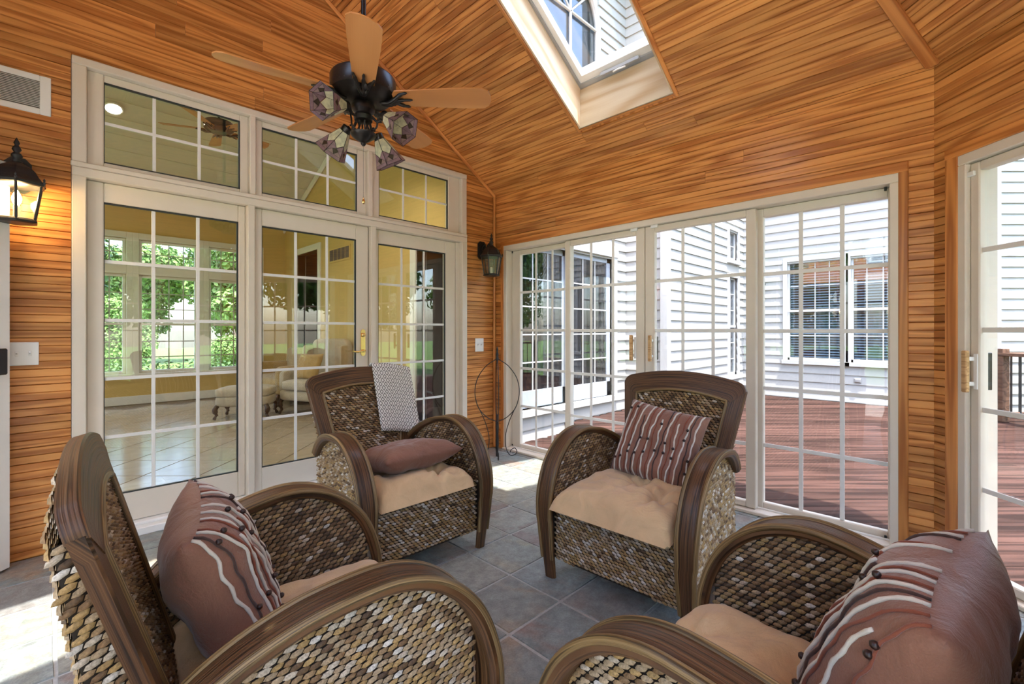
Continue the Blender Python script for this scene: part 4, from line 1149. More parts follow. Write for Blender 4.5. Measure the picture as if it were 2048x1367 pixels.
mb = MB(); mb.lathe([(.022,.005),(.022,.009),(.018,.010)], 18, (-.015,0,0)); mb.build('outlet_cap', M['bronze'], fo)
tag(fo, 'small brass floor outlet plate beside the door casing', 'outlet')
# ================================================================ OUTSIDE: GROUND, DECK, HOUSE WING
random.seed(3)
M['patio'] = plain('bounce_concrete', (.52, .50, .46), .85, var=.08, scale=4)
DZ = -.045
mb = MB(); mb.box(-60,-60,-.75,60,60,-.62); struct(mb.build('ground', M['grass']), 'lawn around the house')
mb = MB(); mb.box(3.5,-7,-.62,12,5,-.40); struct(mb.build('ground_under_deck', M['earth']), 'bare earth under the deck')
mb = MB(); mb.prism([(-7,3.4,-.62),(XD-.17,3.4,-.62),(XD-.17,.1,-.62),(XD+LC*S2-.1,PCY-LC*S2-.17,-.62),(PE.x+.1,PE.y-.17,-.62),(2.4,-1.4,-.62),(1.2,-6.5,-.62),(-7,-6.5,-.62)], (0,0,.55)); struct(mb.build('patio', M['patio']), 'added pale slab outside the bay, bouncing sunlight up to the ceiling')  # unseen pale paving, added to bounce sunlight up to the sunroom ceiling
W1Y, W2X, W4Y, W3X, W3Y0, TOPZ = 3.95, 6.51, 3.28, 9.79, -.19, 7.2
def on_deck(x, y):
    if x < XB+.165 and (x-y) < XB-PCY+.165/S2: return 0
    if x > W3X or y > W1Y: return 0
    if x > W2X and y > W4Y: return 0
    if (x-y)*S2 > 7.6 or (x+y)*S2 < -1.0: return 0
    if x < 4.95 and y > 2.75: return 2
    return 1
deck = struct(empty('deck'), 'weathered reddish wooden deck outside the sliding doors')
DP = .140; nrow = 0
_dc = {}
for k in range(-8, 76):
    f = k*DP; run = None; last = 0
    def flush(r0, r1, lev):
        if r1-r0 < .05: return
        L = round(r1-r0, 2)
        if L not in _dc:
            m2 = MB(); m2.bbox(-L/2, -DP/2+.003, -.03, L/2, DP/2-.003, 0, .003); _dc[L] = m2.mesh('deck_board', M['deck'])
        rc = (r0+r1)/2; link('deck_board', _dc[L], deck, frame(((f+rc)*S2, (f-rc)*S2, DZ if lev == 1 else DZ-.125), (S2,-S2,0), (S2,S2,0)))
    r = -2.6
    while r < 8.0:
        lv = on_deck((f+r)*S2, (f-r)*S2)
        if lv != last:
            if last: flush(run, r, last)
            run = r; last = lv
        if last and r-run > 3.4+((k*7) % 5)*.35: flush(run, r-.003, last); run = r
        r += .03
    if last: flush(run, r, last)
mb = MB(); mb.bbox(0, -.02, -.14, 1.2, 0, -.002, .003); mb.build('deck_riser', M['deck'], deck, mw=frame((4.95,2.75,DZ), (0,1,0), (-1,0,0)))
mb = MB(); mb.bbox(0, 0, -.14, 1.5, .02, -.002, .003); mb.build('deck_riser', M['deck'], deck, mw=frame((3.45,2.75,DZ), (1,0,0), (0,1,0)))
# railing beyond the bay
rl = empty('deck_railing', ((6.35+6.72)*S2, (6.35-6.72)*S2, DZ)); rl.rotation_euler = (0,0,PI/4)     # local X = camera forward, Y = left
def rbar(name, *b, m='deck_rail'):
    mb = MB(); mb.bbox(*b, .006); return mb.build(name, M[m], rl)
for x_ in (0, -1.5, -3.0): rbar('railing_post', x_-.05, -.05, 0, x_+.05, .05, 1.0)
rbar('top_rail', -3.05, -.06, .90, .05, .06, .945); rbar('bottom_rail', -3.0, -.025, .08, 0, .025, .13)
for k in range(1, 26):
    x_ = -.115*k
    if abs(x_+1.5) < .06: continue
    mb = MB(); mb.tube([(x_,0,.12),(x_,0,.91)], .009, 6); mb.build('baluster', M['iron'], rl)
for x_ in (.0,): rbar('top_rail', -.06, -2.2, .90, .06, 0, .945); rbar('bottom_rail', -.025, -2.2, .08, .025, 0, .13)
for k in range(1, 19):
    mb = MB(); mb.tube([(0,-.115*k,.12),(0,-.115*k,.91)], .009, 6); mb.build('baluster', M['iron'], rl)
tag(rl, 'brown wooden deck railing with black metal balusters', 'railing')
house = empty('house_wing', (W2X, W1Y, DZ)); tag(house, 'white clapboard wing of the house around the deck', 'house')
HI = Matrix.Translation(house.location).inverted()
_cc = {}
def clap_wall(o, x, y, L, holes=(), top=TOPZ, pitch=.155):
    """clapboard wall in a frame: origin o, along x, outward y"""
    Fm = frame(o, x, y); z0 = o[2]
    mb = MB(); cuts = sorted({0, L} | {h[0] for h in holes} | {h[1] for h in holes})
    for p, q in zip(cuts, cuts[1:]):
        z = -.4
        for (a, b, c, d) in sorted([h for h in holes if h[0] < (p+q)/2 < h[1]], key=lambda h: h[2]):
            mb.box(p, -.18, z, q, 0, c); z = d
        mb.box(p, -.18, z, q, 0, top)
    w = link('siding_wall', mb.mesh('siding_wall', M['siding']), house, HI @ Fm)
    z = -.3
    while z < top:
        iv = [(0, L)]
        for (a, b, c, d) in holes:
            if z+pitch*.2 < d and z+pitch*.8 > c:
                iv = [q for (p, s_) in iv for q in ((p, min(a, s_)), (max(b, p), s_)) if q[1]-q[0] > .01]
        for p, q in iv:
            l = round(q-p, 2)
            if l not in _cc:
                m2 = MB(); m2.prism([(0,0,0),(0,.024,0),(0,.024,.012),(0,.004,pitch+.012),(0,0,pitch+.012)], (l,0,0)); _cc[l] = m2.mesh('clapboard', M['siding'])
            link('clapboard', _cc[l], w, Matrix.Translation((p, 0, z)))
        z += pitch
    return w, Fm
def part(name, mb, m, Fm): return link(name, mb.mesh(name, M[m]), house, HI @ Fm)
def dh_window(Fm, x0, x1, z0, z1, cols=3, rows=4, blind=True, name='house_window', rail=True):
    """double-hung window: casing, sashes, glass, grille, blind"""
    mb = MB(); c = .07
    mb.bbox(x0-c,-.05,z0-.05,x0,.045,z1+c); mb.bbox(x1,-.05,z0-.05,x1+c,.045,z1+c); mb.bbox(x0,-.05,z1,x1,.045,z1+c); mb.bbox(x0-c-.02,-.05,z0-.07,x1+c+.02,.065,z0)
    w = part(name, mb, 'white_trim', Fm)
    def sub(nm, mb2, m): return link(nm, mb2.mesh(nm, M[m]), w)
    mb = MB(); e = .035
    mb.bbox(x0,-.06,z0,x0+e,-.01,z1); mb.bbox(x1-e,-.06,z0,x1,-.01,z1); mb.bbox(x0,-.06,z0,x1,-.01,z0+.05); mb.bbox(x0,-.06,z1-e,x1,-.01,z1)
    zm = (z0+z1)/2
    if rail: mb.bbox(x0,-.062,zm-.022,x1,-.004,zm+.022)
    sub('sash', mb, 'white_trim')
    mb = MB(); mb.box(x0,-.040,z0,x1,-.034,z1); sub('glass', mb, 'house_glass')
    mb = MB()
    for i in range(1, cols): x = x0+(x1-x0)*i/cols; mb.box(x-.008,-.034,z0,x+.008,-.028,z1)
    for j in range(1, rows):
        z = z0+(z1-z0)*j/rows; mb.box(x0,-.0335,z-.008,x1,-.0285,z+.008)
    sub('muntin_grid', mb, 'white_trim')
    if blind:
        mb = MB(); z = z0+.06
        while z < z1-.05: mb.prism([(x0+e,-.075,z),(x1-e,-.075,z),(x1-e,-.105,z+.018),(x0+e,-.105,z+.018)], (0,0,.003)); z += .047
        sub('blind_slats', mb, 'blind')
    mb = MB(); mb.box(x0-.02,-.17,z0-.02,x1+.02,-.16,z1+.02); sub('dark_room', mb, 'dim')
    return w
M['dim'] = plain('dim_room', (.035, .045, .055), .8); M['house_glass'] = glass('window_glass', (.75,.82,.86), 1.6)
M['door_grey'] = plain('grey_blue_sash', (.36, .40, .45), .5)
# W1: dark patio door + arched window above
o1 = (3.44, W1Y, DZ); L1 = W2X-3.44
dx0, dx1, dz0, dz1 = .58, 2.66, .26, 2.36
_, F1 = clap_wall((o1[0]+L1, o1[1], o1[2]), (-1,0,0), (0,-1,0), L1, [(L1-dx1, L1-dx0, dz0, dz1), (L1-2.3, L1-1.0, 4.6, 6.35)])
mb = MB(); a, b = L1-dx1, L1-dx0
mb.bbox(a-.10,-.12,dz0-.06,a,.05,dz1+.12); mb.bbox(b,-.12,dz0-.06,b+.10,.05,dz1+.12); mb.bbox(a-.12,-.12,dz1,b+.12,.06,dz1+.16); mb.bbox(a-.1,-.12,dz0-.08,b+.1,.07,dz0)
pd = part('patio_door', mb, 'white_trim', F1)
def psub(nm, mb2, m): return link(nm, mb2.mesh(nm, M[m]), pd)
m_ = (a+b)/2
for (p, q, yy) in ((a, m_+.03, -.02), (m_-.03, b, -.07)):
    mb = MB(); mb.bbox(p,yy-.04,dz0,p+.09,yy,dz1); mb.bbox(q-.09,yy-.04,dz0,q,yy,dz1); mb.bbox(p,yy-.04,dz0,q,yy,dz0+.22); mb.bbox(p,yy-.04,dz1-.09,q,yy,dz1); psub('door_sash', mb, 'door_grey')
    mb = MB(); mb.box(p+.08,yy-.022,dz0+.2,q-.08,yy-.016,dz1-.08); psub('glass', mb, 'dark_glass')
    mb = MB()
    for i in (1, 2): x = p+.09+(q-p-.18)*i/3; mb.box(x-.009,yy-.015,dz0+.22,x+.009,yy-.008,dz1-.09)
    for j in range(1, 5): z = dz0+.22+(dz1-dz0-.31)*j/5; mb.box(p+.09,yy-.0145,z-.009,q-.09,yy-.0085,z+.009)
    psub('muntin_grid', mb, 'white_trim')
    mb = MB()
    for i in range(14): x = p+.1+(q-p-.2)*i/13; mb.tube([(x,yy-.075+.01*(i%2),dz0+.22),(x,yy-.075+.01*(i%2),dz1-.1)], .03, 6)
    psub('curtain', mb, 'curtain')
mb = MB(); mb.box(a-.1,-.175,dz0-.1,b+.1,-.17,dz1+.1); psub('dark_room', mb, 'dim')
# arched window
ax0, ax1, az0 = L1-2.3, L1-1.0, 4.6; cxm, rad = (ax0+ax1)/2, (ax1-ax0)/2
mb = MB(); arc = [(cxm+rad*math.cos(t), -.02, az0+1.05+rad*math.sin(t)) for t in [PI*k/20 for k in range(21)]]
mb.tube([(ax1,0,az0)]+[(x,0,z) for x,_,z in arc]+[(ax0,0,az0)], .05, 8); mb.bbox(ax0-.08,-.05,az0-.06,ax1+.08,.07,az0+.03)
mb.tube([(cxm,0,az0),(cxm,0,az0+1.05+rad)], .02, 6); mb.tube([(ax0,0,az0+1.05),(ax1,0,az0+1.05)], .02, 6)
for t in (PI/4, 3*PI/4): mb.tube([(cxm,0,az0+1.05),(cxm+rad*math.cos(t),0,az0+1.05+rad*math.sin(t))], .015, 6)
aw = part('arched_window', mb, 'white_trim', F1)
mb = MB(); mb.prism([(x,-.03,z) for x,_,z in arc]+[(ax0,-.03,az0),(ax1,-.03,az0)], (0,.006,0)); link('glass', mb.mesh('glass', M['house_glass']), aw)
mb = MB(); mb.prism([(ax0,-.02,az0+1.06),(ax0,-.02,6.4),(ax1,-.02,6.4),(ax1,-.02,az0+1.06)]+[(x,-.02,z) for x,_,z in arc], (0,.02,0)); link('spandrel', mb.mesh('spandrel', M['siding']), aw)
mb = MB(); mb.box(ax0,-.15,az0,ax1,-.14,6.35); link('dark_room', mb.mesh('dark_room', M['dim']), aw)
# W2, W4, W3, W5
clap_wall((W2X, W4Y, DZ), (0,1,0), (-1,0,0), W1Y-W4Y)
x4 = lambda x: W3X-x
F4o = (W3X, W4Y, DZ)
_, F4 = clap_wall(F4o, (-1,0,0), (0,-1,0), W3X-W2X, [(x4(9.42), x4(8.98), .40, 2.25), (x4(9.42), x4(8.98), 2.58, 3.14)])
dh_window(F4, x4(9.42), x4(8.98), .40, 2.25, 2, 6, False); dh_window(F4, x4(9.42), x4(8.98), 2.58, 3.14, 2, 2, False, rail=False)
L3 = W4Y-W3Y0
_, F3 = clap_wall((W3X, W3Y0, DZ), (0,1,0), (-1,0,0), L3, [(1.61-W3Y0-.0, 2.50-W3Y0, .70, 2.52), (.64-W3Y0, 1.53-W3Y0, .70, 2.52)])
dh_window(F3, 1.62-W3Y0, 2.49-W3Y0, .70, 2.52, 4, 4); dh_window(F3, .65-W3Y0, 1.52-W3Y0, .70, 2.52, 4, 4)
_, F5 = clap_wall((W3X+3*S2, W3Y0-3*S2, DZ), (-S2,S2,0), (-S2,-S2,0), 3)
for (x, y) in ((W2X, W4Y), (W3X, W3Y0)):
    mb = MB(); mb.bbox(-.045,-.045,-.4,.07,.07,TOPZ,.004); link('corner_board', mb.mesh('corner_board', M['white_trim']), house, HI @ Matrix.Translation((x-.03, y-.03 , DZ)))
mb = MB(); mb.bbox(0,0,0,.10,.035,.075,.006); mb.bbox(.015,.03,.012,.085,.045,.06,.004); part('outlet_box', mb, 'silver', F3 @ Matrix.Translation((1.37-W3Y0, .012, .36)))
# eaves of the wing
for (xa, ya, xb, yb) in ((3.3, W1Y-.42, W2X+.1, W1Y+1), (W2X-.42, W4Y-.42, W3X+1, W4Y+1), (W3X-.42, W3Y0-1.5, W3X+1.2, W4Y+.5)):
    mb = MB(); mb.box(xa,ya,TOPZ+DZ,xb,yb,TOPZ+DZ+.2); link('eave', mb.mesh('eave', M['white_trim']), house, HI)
hl = copy_tree([o for o in COL.objects if o.name.startswith('wall_lantern') and not o.parent][1])
hl.matrix_world = Matrix.Translation((W3X-.17, 2.93, 1.88)) @ Matrix.Rotation(-PI/2, 4, 'Z'); hl['label'] = 'black lantern on the white clapboard wall across the deck'
# ================================================================ ROOM BEYOND THE GLASS
IY0, IY1, IX0, IX1 = YA+.17, 9.72, -3.2, 3.33
IZ, IR = 3.2, 4.55; IYM = (IY0+IY1)/2
mb = MB(); mb.box(IX0,IY0-.17,-.3,IX1+.05,IY1,-.006); mb.box(IX1+.05,W1Y+.19,-.3,IX1+2.5,IY1,-.006); fi = struct(mb.build('floor_interior', M['igrout']), 'pale stone tile floor of the house room')
TP = .46; m2 = MB(); m2.bbox(-TP/2+.004,-TP/2+.004,-.005,TP/2-.004,TP/2-.004,0,.002); tme = m2.mesh('stone_tile', M['itile'])
for i in range(-30, 30):
    for j in range(-30, 30):
        x, y = (i-j)*TP*S2+1.2, (i+j)*TP*S2+6.5
        if -1.0 < x < IX1-.3 and IY0+.28 < y < IY1-.3: link('stone_tile', tme, fi, Matrix.Translation((x,y,0)) @ Matrix.Rotation(PI/4, 4, 'Z'))
FW = frame((IX0,IY1,0), (1,0,0), (0,1,0))
wins = [(x-IX0, x+.82-IX0) for x in (-1.87, -.89, .07, 1.05, 2.03)]
holes = [(a, b, .50, 2.12) for a, b in wins]+[]
mb = MB(); cur = 0
for a, b in wins:
    mb.box(cur,0,-.3,a,.16,IZ); mb.box(a,0,-.3,b,.16,.50); mb.box(a,0,2.12,b,.16,2.25); mb.box(a,0,2.70,b,.16,IZ); cur = b
mb.box(cur,0,-.3,IX1-IX0+.1,.16,IZ); struct(mb.build('wall_interior_far', M['yellow'], mw=FW), 'yellow wall with tall windows in the house room')
for i, (a, b) in enumerate(wins):
    w = struct(empty('window_%d' % (10+i), mw=FW @ Matrix.Translation((a,0,0))), 'tall white double-hung window with transom in the house room'); W = b-a
    mb = MB(); c = .08
    mb.bbox(-c,-.025,.42,0,.02,2.80); mb.bbox(W,-.025,.42,W+c,.02,2.80); mb.bbox(0,-.025,2.70,W,.02,2.80); mb.bbox(0,-.024,2.12,W,.02,2.25); mb.bbox(-c,-.06,.45,W+c,.02,.50); mb.build('window_casing', M['cream_trim'] if 'cream_trim' in M else M['white'], w)
    mb = MB(); e = .045
    for z0_, z1_ in ((.50,2.12), (2.25,2.70)):
        mb.bbox(0,.04,z0_,e,.09,z1_); mb.bbox(W-e,.04,z0_,W,.09,z1_); mb.bbox(e,.04,z0_,W-e,.09,z0_+e); mb.bbox(e,.04,z1_-e,W-e,.09,z1_)
    mb.bbox(e,.035,1.29,W-e,.08,1.33); mb.build('sash', M['white'], w)
    mb = MB(); mb.box(.02,.062,.52,W-.02,.066,2.10); mb.box(.02,.062,2.27,W-.02,.066,2.68); mb.build('glass', M['glass'], w)
    mb = MB()
    for k in (1,2,3): x = W*k/4; mb.box(x-.008,.055,.54,x+.008,.061,2.08); mb.box(x-.008,.055,2.29,x+.008,.061,2.66)
    for z in (.76,1.02,1.56,1.82,2.475): mb.box(e,.0555,z-.008,W-e,.0605,z+.008)
    mb.build('muntin_grid', M['silver'], w)
FR = frame((IX1,IY1,0), (0,-1,0), (1,0,0))
LR = IY1-IY0; ops = [(IY1-9.05, IY1-8.10, 0, 2.62), (IY1-5.05, IY1-4.15, 0, 2.25)]
mb = MB(); cur = 0
for a, b, c, d in ops: mb.box(cur,0,-.3,a,.14,IZ); mb.box(a,0,d,b,.14,IZ); cur = b
mb.box(cur,0,-.3,LR,.14,IZ); mb.prism([(0,0,IZ),(LR,0,IZ),(LR/2,0,IR+.05)], (0,.14,0))
struct(mb.build('wall_interior_right', M['yellow'], mw=FR), 'yellow gable wall with doorways in the house room')
for i, (a, b, c, d) in enumerate(ops):
    w = struct(empty('trim_%d' % (30+i), mw=FR), 'white casing around a doorway of the house room'); t = .11 if i == 0 else .13
    bar(w, 'casing_side', M['white'], a-t,-.025,0,a,.15,d+t); bar(w, 'casing_side', M['white'], b,-.025,0,b+t,.15,d+t); bar(w, 'casing_head', M['white'], a,-.025,d,b,.15,d+t)
mb = MB(); mb.box(IX1+2.4,W1Y+.2,-.3,IX1+2.5,IY1+.3,3.1); mb.box(IX1+.14,IY1,-.3,IX1+2.4,IY1+.1,3.1); mb.box(IX1+.14,W1Y+.2,3.0,IX1+2.4,IY1,3.1); mb.box(IX1+.14,6.0,-.3,IX1+2.4,6.1,3.0)
struct(mb.build('wall_hall', M['darkred']), 'dark red wall of the hall behind the doorways')
FL = frame((IX0,IY0,0), (0,1,0), (-1,0,0)); mb = MB()
mb.box(0,0,-.3,.6,.16,IZ); mb.box(.6,0,-.3,5.4,.16,.45); mb.box(.6,0,2.6,5.4,.16,IZ); mb.box(5.4,0,-.3,LR,.16,IZ); mb.prism([(0,0,IZ),(LR,0,IZ),(LR/2,0,IR+.05)], (0,.16,0))
struct(mb.build('wall_interior_left', M['yellow'], mw=FL), 'yellow wall with an added daylight window in the house room')
mb = MB(); mb.box(.6,.05,.45,5.4,.056,2.6)
wv = struct(empty('window_20', mw=FL), 'added wide window out of view, letting daylight into the house room'); mb.build('glass', M['glass'], wv)  # unseen side window, put in to bring daylight into this room
for k in range(5): bar(wv, 'window_mullion', M['white'], .6+k*1.2-.03, 0, .45, .6+k*1.2+.03, .12, 2.6)
# wall between the two rooms, house side, beyond the sunroom
FHW = frame((IX0,YA+.012,0), (1,0,0), (0,1,0)); mb = MB()
mb.box(0,.0,-.3,XD-IX0,.165,IZ+.3); mb.prism([(0,.17,IZ),(IX1-IX0,.17,IZ),(IX1-IX0,.17,2.75),(0,.17,2.75)], (0,.02,0))
struct(mb.build('wall_interior_near', M['yellow'], mw=FHW), 'yellow wall of the house room beside the patio door')
mb = MB()
mb.prism([(IX0-.2,IY0,IZ+.0),(IX0-.2,IYM,IR),(IX0-.2,IY1+.4,IZ-.1),(IX0-.2,IY1+.4,IZ+.2),(IX0-.2,IYM,IR+.3),(IX0-.2,IY0,IZ+.3)], (IX1-IX0+.4,0,0))
ci = struct(mb.build('ceiling_interior', M['cream']), 'cream vaulted ceiling of the house room')
sl_ = (IR-IZ)/(IYM-IY0)
for k in range(22):     # plank joints of the cream ceiling
    y = IY0+.1+k*(IY1-IY0-.2)/21; z = IZ+sl_*min(y-IY0, IY1-y); dirn = 1 if y < IYM else -1
    mb = MB(); mb.bbox(IX0,-.006,-.010,IX1,.006,.0,.002); mb.build('batten', M['cream'], ci, mw=Matrix.Translation((0,y,z+.0)))
tr = trim((IX1-.01,IY0,IZ-.03), (IX1-.01,IYM,IR-.04), .10, .03, (-1,0,0), mat=M['white']); tr['label'] = 'white crown moulding under the cream ceiling slope'
tr = trim((IX1-.01,IY1,IZ-.03), (IX1-.01,IYM,IR-.04), .10, .03, (-1,0,0), mat=M['white']); tr['label'] = 'white crown moulding under the cream ceiling slope'
tr = trim((IX0,IY1-.015,.07), (IX1,IY1-.015,.07), .14, .02, (0,-1,0), mat=M['white']); tr['label'] = 'white baseboard under the tall windows'; tr.name = 'baseboard_far'
# ceiling lights of that room
def downlight(x, y, lab, e=45):
    z = IZ+sl_*min(y-IY0, IY1-y); r = empty('recessed_light', (x,y,z)); ang = math.atan(sl_)*(1 if y < IYM else -1); r.rotation_euler = (ang,0,0)
    mb = MB(); mb.lathe([(.062,-.012),(.095,-.014),(.100,-.006),(.100,.004)], 24); mb.build('trim_ring', M['white'], r)
    mb = MB(); mb.lathe([(.075,-.016),(.080,-.0145)], 24); mb.build('lamp_disc', M['lamp_disc'], r)
    l = bpy.data.lights.new('downlight', 'SPOT'); l.energy = e; l.spot_size = 2.4; l.spot_blend = .6; l.color = (1,.88,.70); l.shadow_soft_size = .07
    lo = bpy.data.objects.new('downlight', l); COL.objects.link(lo); lo.parent = r; lo.location = (0,0,-.03)
    tag(r, lab, 'ceiling light', 'recessed ceiling lights'); return r
M['lamp_disc'] = emit('downlight_lens', (1,.93,.80), 14)
downlight(.59, 7.82, 'lit recessed light in the cream slope over the tall windows')
for x, y in ((-1.4,8.3), (-1.4,4.9), (2.2,4.3)): downlight(x, y, 'added recessed light out of view, brightening the house room')  # extra lamps out of view, added to brighten the house room
f2 = fan((1.52,6.75,3.72), 10, IR-.02, lights=False, R=.62); tag(f2, 'ceiling fan without lamps in the house room', 'ceiling fan')
# furniture there
def legs(root, pts, h, m='mahog'):
    for (x, y) in pts:
        s1, s2 = (1 if x > 0 else -1), (1 if y > 0 else -1)
        mb = MB(); mb.tube(spline([(x,y,h),(x+s1*.022,y+s2*.022,h*.72),(x+s1*.006,y+s2*.006,h*.32),(x+s1*.012,y+s2*.012,.06),(x+s1*.030,y+s2*.030,.012)], 5), [.030]*4+[.034]*4+[.020]*6+[.016]*4+[.022]*3, 8); mb.build('leg', M[m], root, smooth=True)
def soft(name, root, x0, y0, z0, x1, y1, z1, r=.04, m='uphol', dome=.0):
    mb = MB(); n = 16; c = Vector(((x0+x1)/2,(y0+y1)/2,(z0+z1)/2)); h = Vector((abs(x1-x0)/2,abs(y1-y0)/2,abs(z1-z0)/2)); vs = []; fs = []
    for i in range(n+1):
        ph = -PI/2+PI*i/n
        for j in range(2*n):
            th = 2*PI*j/(2*n); ex = .32
            sg = lambda v, e: math.copysign(abs(v)**e, v)
            p = Vector((h.x*sg(math.cos(ph),ex)*sg(math.cos(th),ex), h.y*sg(math.cos(ph),ex)*sg(math.sin(th),ex), h.z*sg(math.sin(ph),ex)))
            if p.z > 0: p.z += dome*(1-(p.x/h.x)**2)*(1-(p.y/h.y)**2)
            vs.append(c+p)
    for i in range(n):
        for j in range(2*n): fs.append((i*2*n+j, i*2*n+(j+1)%(2*n), (i+1)*2*n+(j+1)%(2*n), (i+1)*2*n+j))
    mb.add(vs, fs); return mb.build(name, M[m], root, smooth=True)
ot = empty('ottoman', (1.96,7.20,0), math.radians(-32))
soft('upholstered_base', ot, -.34,-.24,.17,.34,.24,.32); soft('cushion_top', ot, -.345,-.245,.30,.345,.245,.42,dome=.03); legs(ot, [(-.30,-.20),(.30,-.20),(-.30,.20),(.30,.20)], .19)
tag(ot, 'beige upholstered ottoman on dark cabriole legs', 'ottoman')
ac = empty('upholstered_armchair', (2.76,6.90,0), math.radians(115))
soft('seat_base', ac, -.36,-.36,.20,.36,.34,.36); soft('seat_pad', ac, -.29,-.30,.35,.29,.36,.49,dome=.02)
for s_ in (-1, 1): soft('armrest', ac, s_*.30,-.36,.30,s_*.40,.26,.62); soft('wing', ac, s_*.31,-.42,.55,s_*.37,-.16,.98)
soft('backrest', ac, -.35,-.46,.34,.35,-.32,1.08); legs(ac, [(-.30,.28),(.30,.28),(-.30,-.34),(.30,-.34)], .22)
tag(ac, 'beige wing armchair beside the ottoman in the house room', 'armchair')
pw = pillow(Matrix.Translation((2.68,6.87,.68)) @ Matrix.Rotation(math.radians(115), 4, 'Z') @ Matrix.Rotation(math.radians(22), 4, 'X'), .42, .40, .14, 8, 'gold damask pillow in the beige wing armchair', cords=False)
pw.data.materials[0] = M['uphol_gold']; pw['group'] = 'pillow of the house room'
lv = empty('gold_sofa', (2.86,8.45,0), math.radians(90))
soft('seat_base', lv, -.72,-.36,.16,.72,.36,.44,m='uphol_gold'); soft('backrest', lv, -.72,-.46,.30,.72,-.28,.90,m='uphol_gold')
for s_ in (-1, 1): soft('armrest', lv, s_*.62,-.40,.30,s_*.78,.34,.64,m='uphol_gold')
legs(lv, [(-.62,.28),(.62,.28),(-.62,-.34),(.62,-.34)], .18); tag(lv, 'gold upholstered settee behind the wing armchair', 'sofa')
vg = empty('wall_register', (IX1,7.27,2.44)); mb = MB(); mb.bbox(-.012,-.38,-.12,0,.38,.12,.004); mb.build('register_frame', M['yellow'], vg)
for k in range(5):
    y0_ = -.35+k*.142; mb = MB(); mb.box(-.015,y0_,-.09,-.0125,y0_+.125,.09); mb.build('register_slot', M['curtain'], vg)
tag(vg, 'yellow return air register high on the gable wall', 'vent')
tbl = empty('console_table', (5.35,5.35,0)); bar(tbl, 'table_top', M['mahog'], -.25,-.6,.74,.25,.6,.78); legs(tbl, [(-.2,-.52),(.2,-.52),(-.2,.52),(.2,.52)], .75)
bar(tbl, 'apron', M['mahog'], -.22,-.56,.64,.22,.56,.74); tag(tbl, 'dark console table in the red hall', 'table')
lp = empty('table_lamp', (5.35,5.30,.782)); mb = MB(); mb.lathe([(.07,0),(.075,.01),(.02,.03),(.045,.10),(.05,.16),(.015,.22),(.01,.30)], 16); mb.build('lamp_base', M['mahog'], lp, smooth=True)
mb = MB(); mb.lathe([(.16,.28),(.08,.50)], 24); mb.build('lamp_shade', M['lampshade'] if 'lampshade' in M else M['plastic'], lp, smooth=True); tag(lp, 'table lamp with a white shade in the red hall', 'lamp')
pf = empty('picture_frame', (IX1+2.39,5.3,1.55)); bar(pf, 'frame', M['white'], -.03,-.32,-.42,-.002,.32,.42); bar(pf, 'picture', M['oak'], -.034,-.20,-.28,-.029,.20,.28); tag(pf, 'white matted picture on the red hall wall', 'picture')
# ================================================================ TREES AND HEDGE
random.seed(21)
def leaf_cloud(name, n, blobs, size, m):
    """leaf blades scattered in and over ellipsoid blobs (cx,cy,cz,rx,ry,rz)"""
    mb = MB(); wts = [b[3]*b[4]*b[5] for b in blobs]
    for _ in range(n):
        b = random.choices(blobs, wts)[0]
        d = Vector((random.gauss(0,1), random.gauss(0,1), random.gauss(0,1))).normalized()*random.uniform(.72, 1.03)
        P = Vector((b[0]+d.x*b[3], b[1]+d.y*b[4], b[2]+d.z*b[5]))
        nrm = (d+Vector((random.gauss(0,.5), random.gauss(0,.5), random.gauss(0,.5)+.4))).normalized(); u = nrm.orthogonal().normalized(); w = nrm.cross(u)
        q = random.uniform(0, 2*PI); e1 = u*math.cos(q)+w*math.sin(q); e2 = nrm.cross(e1); s = size*random.uniform(.7, 1.3)
        mb.add([P-e1*s, P+e2*s*.5+nrm*s*.12, P+e1*s, P-e2*s*.5+nrm*s*.12], [(0,1,2,3)])
    return mb.mesh(name, M[m])
def blobset(h, r, k):
    out = [(0,0,h*.62,r*.75,r*.75,h*.33)]
    for _ in range(k):
        a = random.uniform(0, 2*PI); q = random.uniform(.35,.75)*r; z = random.uniform(.30,.85)*h; s = random.uniform(.35,.5)*r
        out.append((q*math.cos(a), q*math.sin(a), z, s, s, s*.8))
    return out
crowns = [leaf_cloud('crown', 20000, blobset(9, 3.4, 18), .13, 'leaf'), leaf_cloud('crown', 20000, blobset(8, 3.0, 16), .13, 'leaf2'), leaf_cloud('crown', 18000, blobset(6, 2.6, 14), .12, 'leaf')]
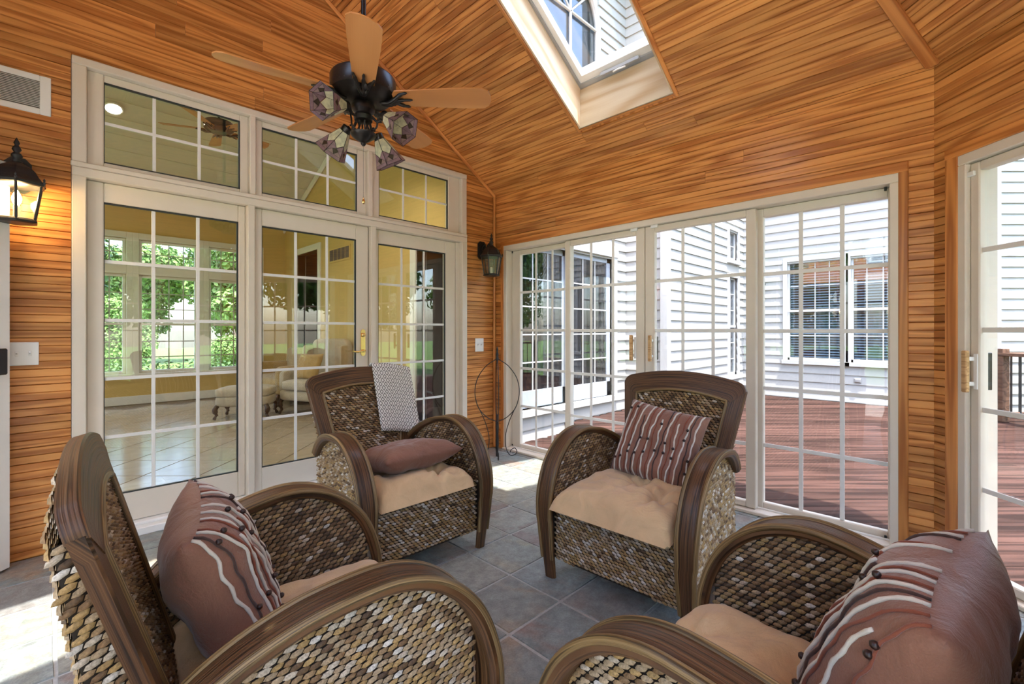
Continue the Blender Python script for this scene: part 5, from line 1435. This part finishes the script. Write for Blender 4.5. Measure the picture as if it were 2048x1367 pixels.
mb = MB(); mb.tube(spline([(0,0,-.7),(.05,0,1.5),(-.05,.08,3.5),(.1,0,6)], 4), [.26,.24,.22,.2,.2,.19,.18,.17,.16,.14,.12,.1,.06], 10)
for a in range(5): mb.tube(spline([(0,0,2.6+a*.4),(math.cos(a*1.3)*.9,math.sin(a*1.3)*.9,3.6+a*.45),(math.cos(a*1.3)*1.9,math.sin(a*1.3)*1.9,4.3+a*.5)], 3), [.10,.09,.08,.07,.06,.05,.03], 7)
trunk = mb.mesh('trunk', M['bark'], True)
def tree(x, y, k, lab, grp, sc=1.0):
    t = empty('leafy_tree', (x,y,-.62), random.uniform(0, 6)); t.scale = (sc,)*3
    link('crown', crowns[k], t); link('trunk', trunk, t); return tag(t, lab, 'tree', grp)
for i, (x, y) in enumerate(((-9.5,24),(-1.2,24),(7,24.5),(15.5,24),(-5,33),(3.2,33.5),(11.5,33))):
    tree(x, y, i % 3, 'leafy green tree beyond the hedge outside the tall windows', 'trees beyond the hedge', 1.15)
for i, (x, y) in enumerate(((-11,-3),(-8,-11.5),(.5,-12),(8.8,-12.5),(-12,5.5),(17,-10),(-3.5,-20.5),(5,-21))):
    tree(x, y, (i+1) % 3, 'leafy green tree in the garden facing the patio door glass', 'trees facing the patio door', 1.1)
for i, x in enumerate((-9,-5.6,-2.2,1.2,4.6,8,11.4,14.8)):
    t = tree(x, 18.0+.6*(i % 2), (i*2) % 3, 'low rounded shrub in front of the trees beyond the hedge', 'shrubs beyond the hedge', .42); t.name = 'garden_shrub'; t['category'] = 'shrub'; t.location.z = -1.4
hd = empty('hedge', (2,11.6,-.62))
hb = [(-6+k*.55, random.uniform(-.05,.05), .66+random.uniform(-.04,.06), .48, .45, .58) for k in range(22)]
hm = leaf_cloud('hedge_leaves', 9000, hb, .055, 'leaf2'); link('hedge_leaves', hm, hd)
mb = MB(); mb.bbox(-6.2,-.33,0,5.8,.33,1.02,.15); mb.build('hedge_core', M['leaf2'], hd)
tag(hd, 'clipped green hedge outside the tall windows', 'hedge')
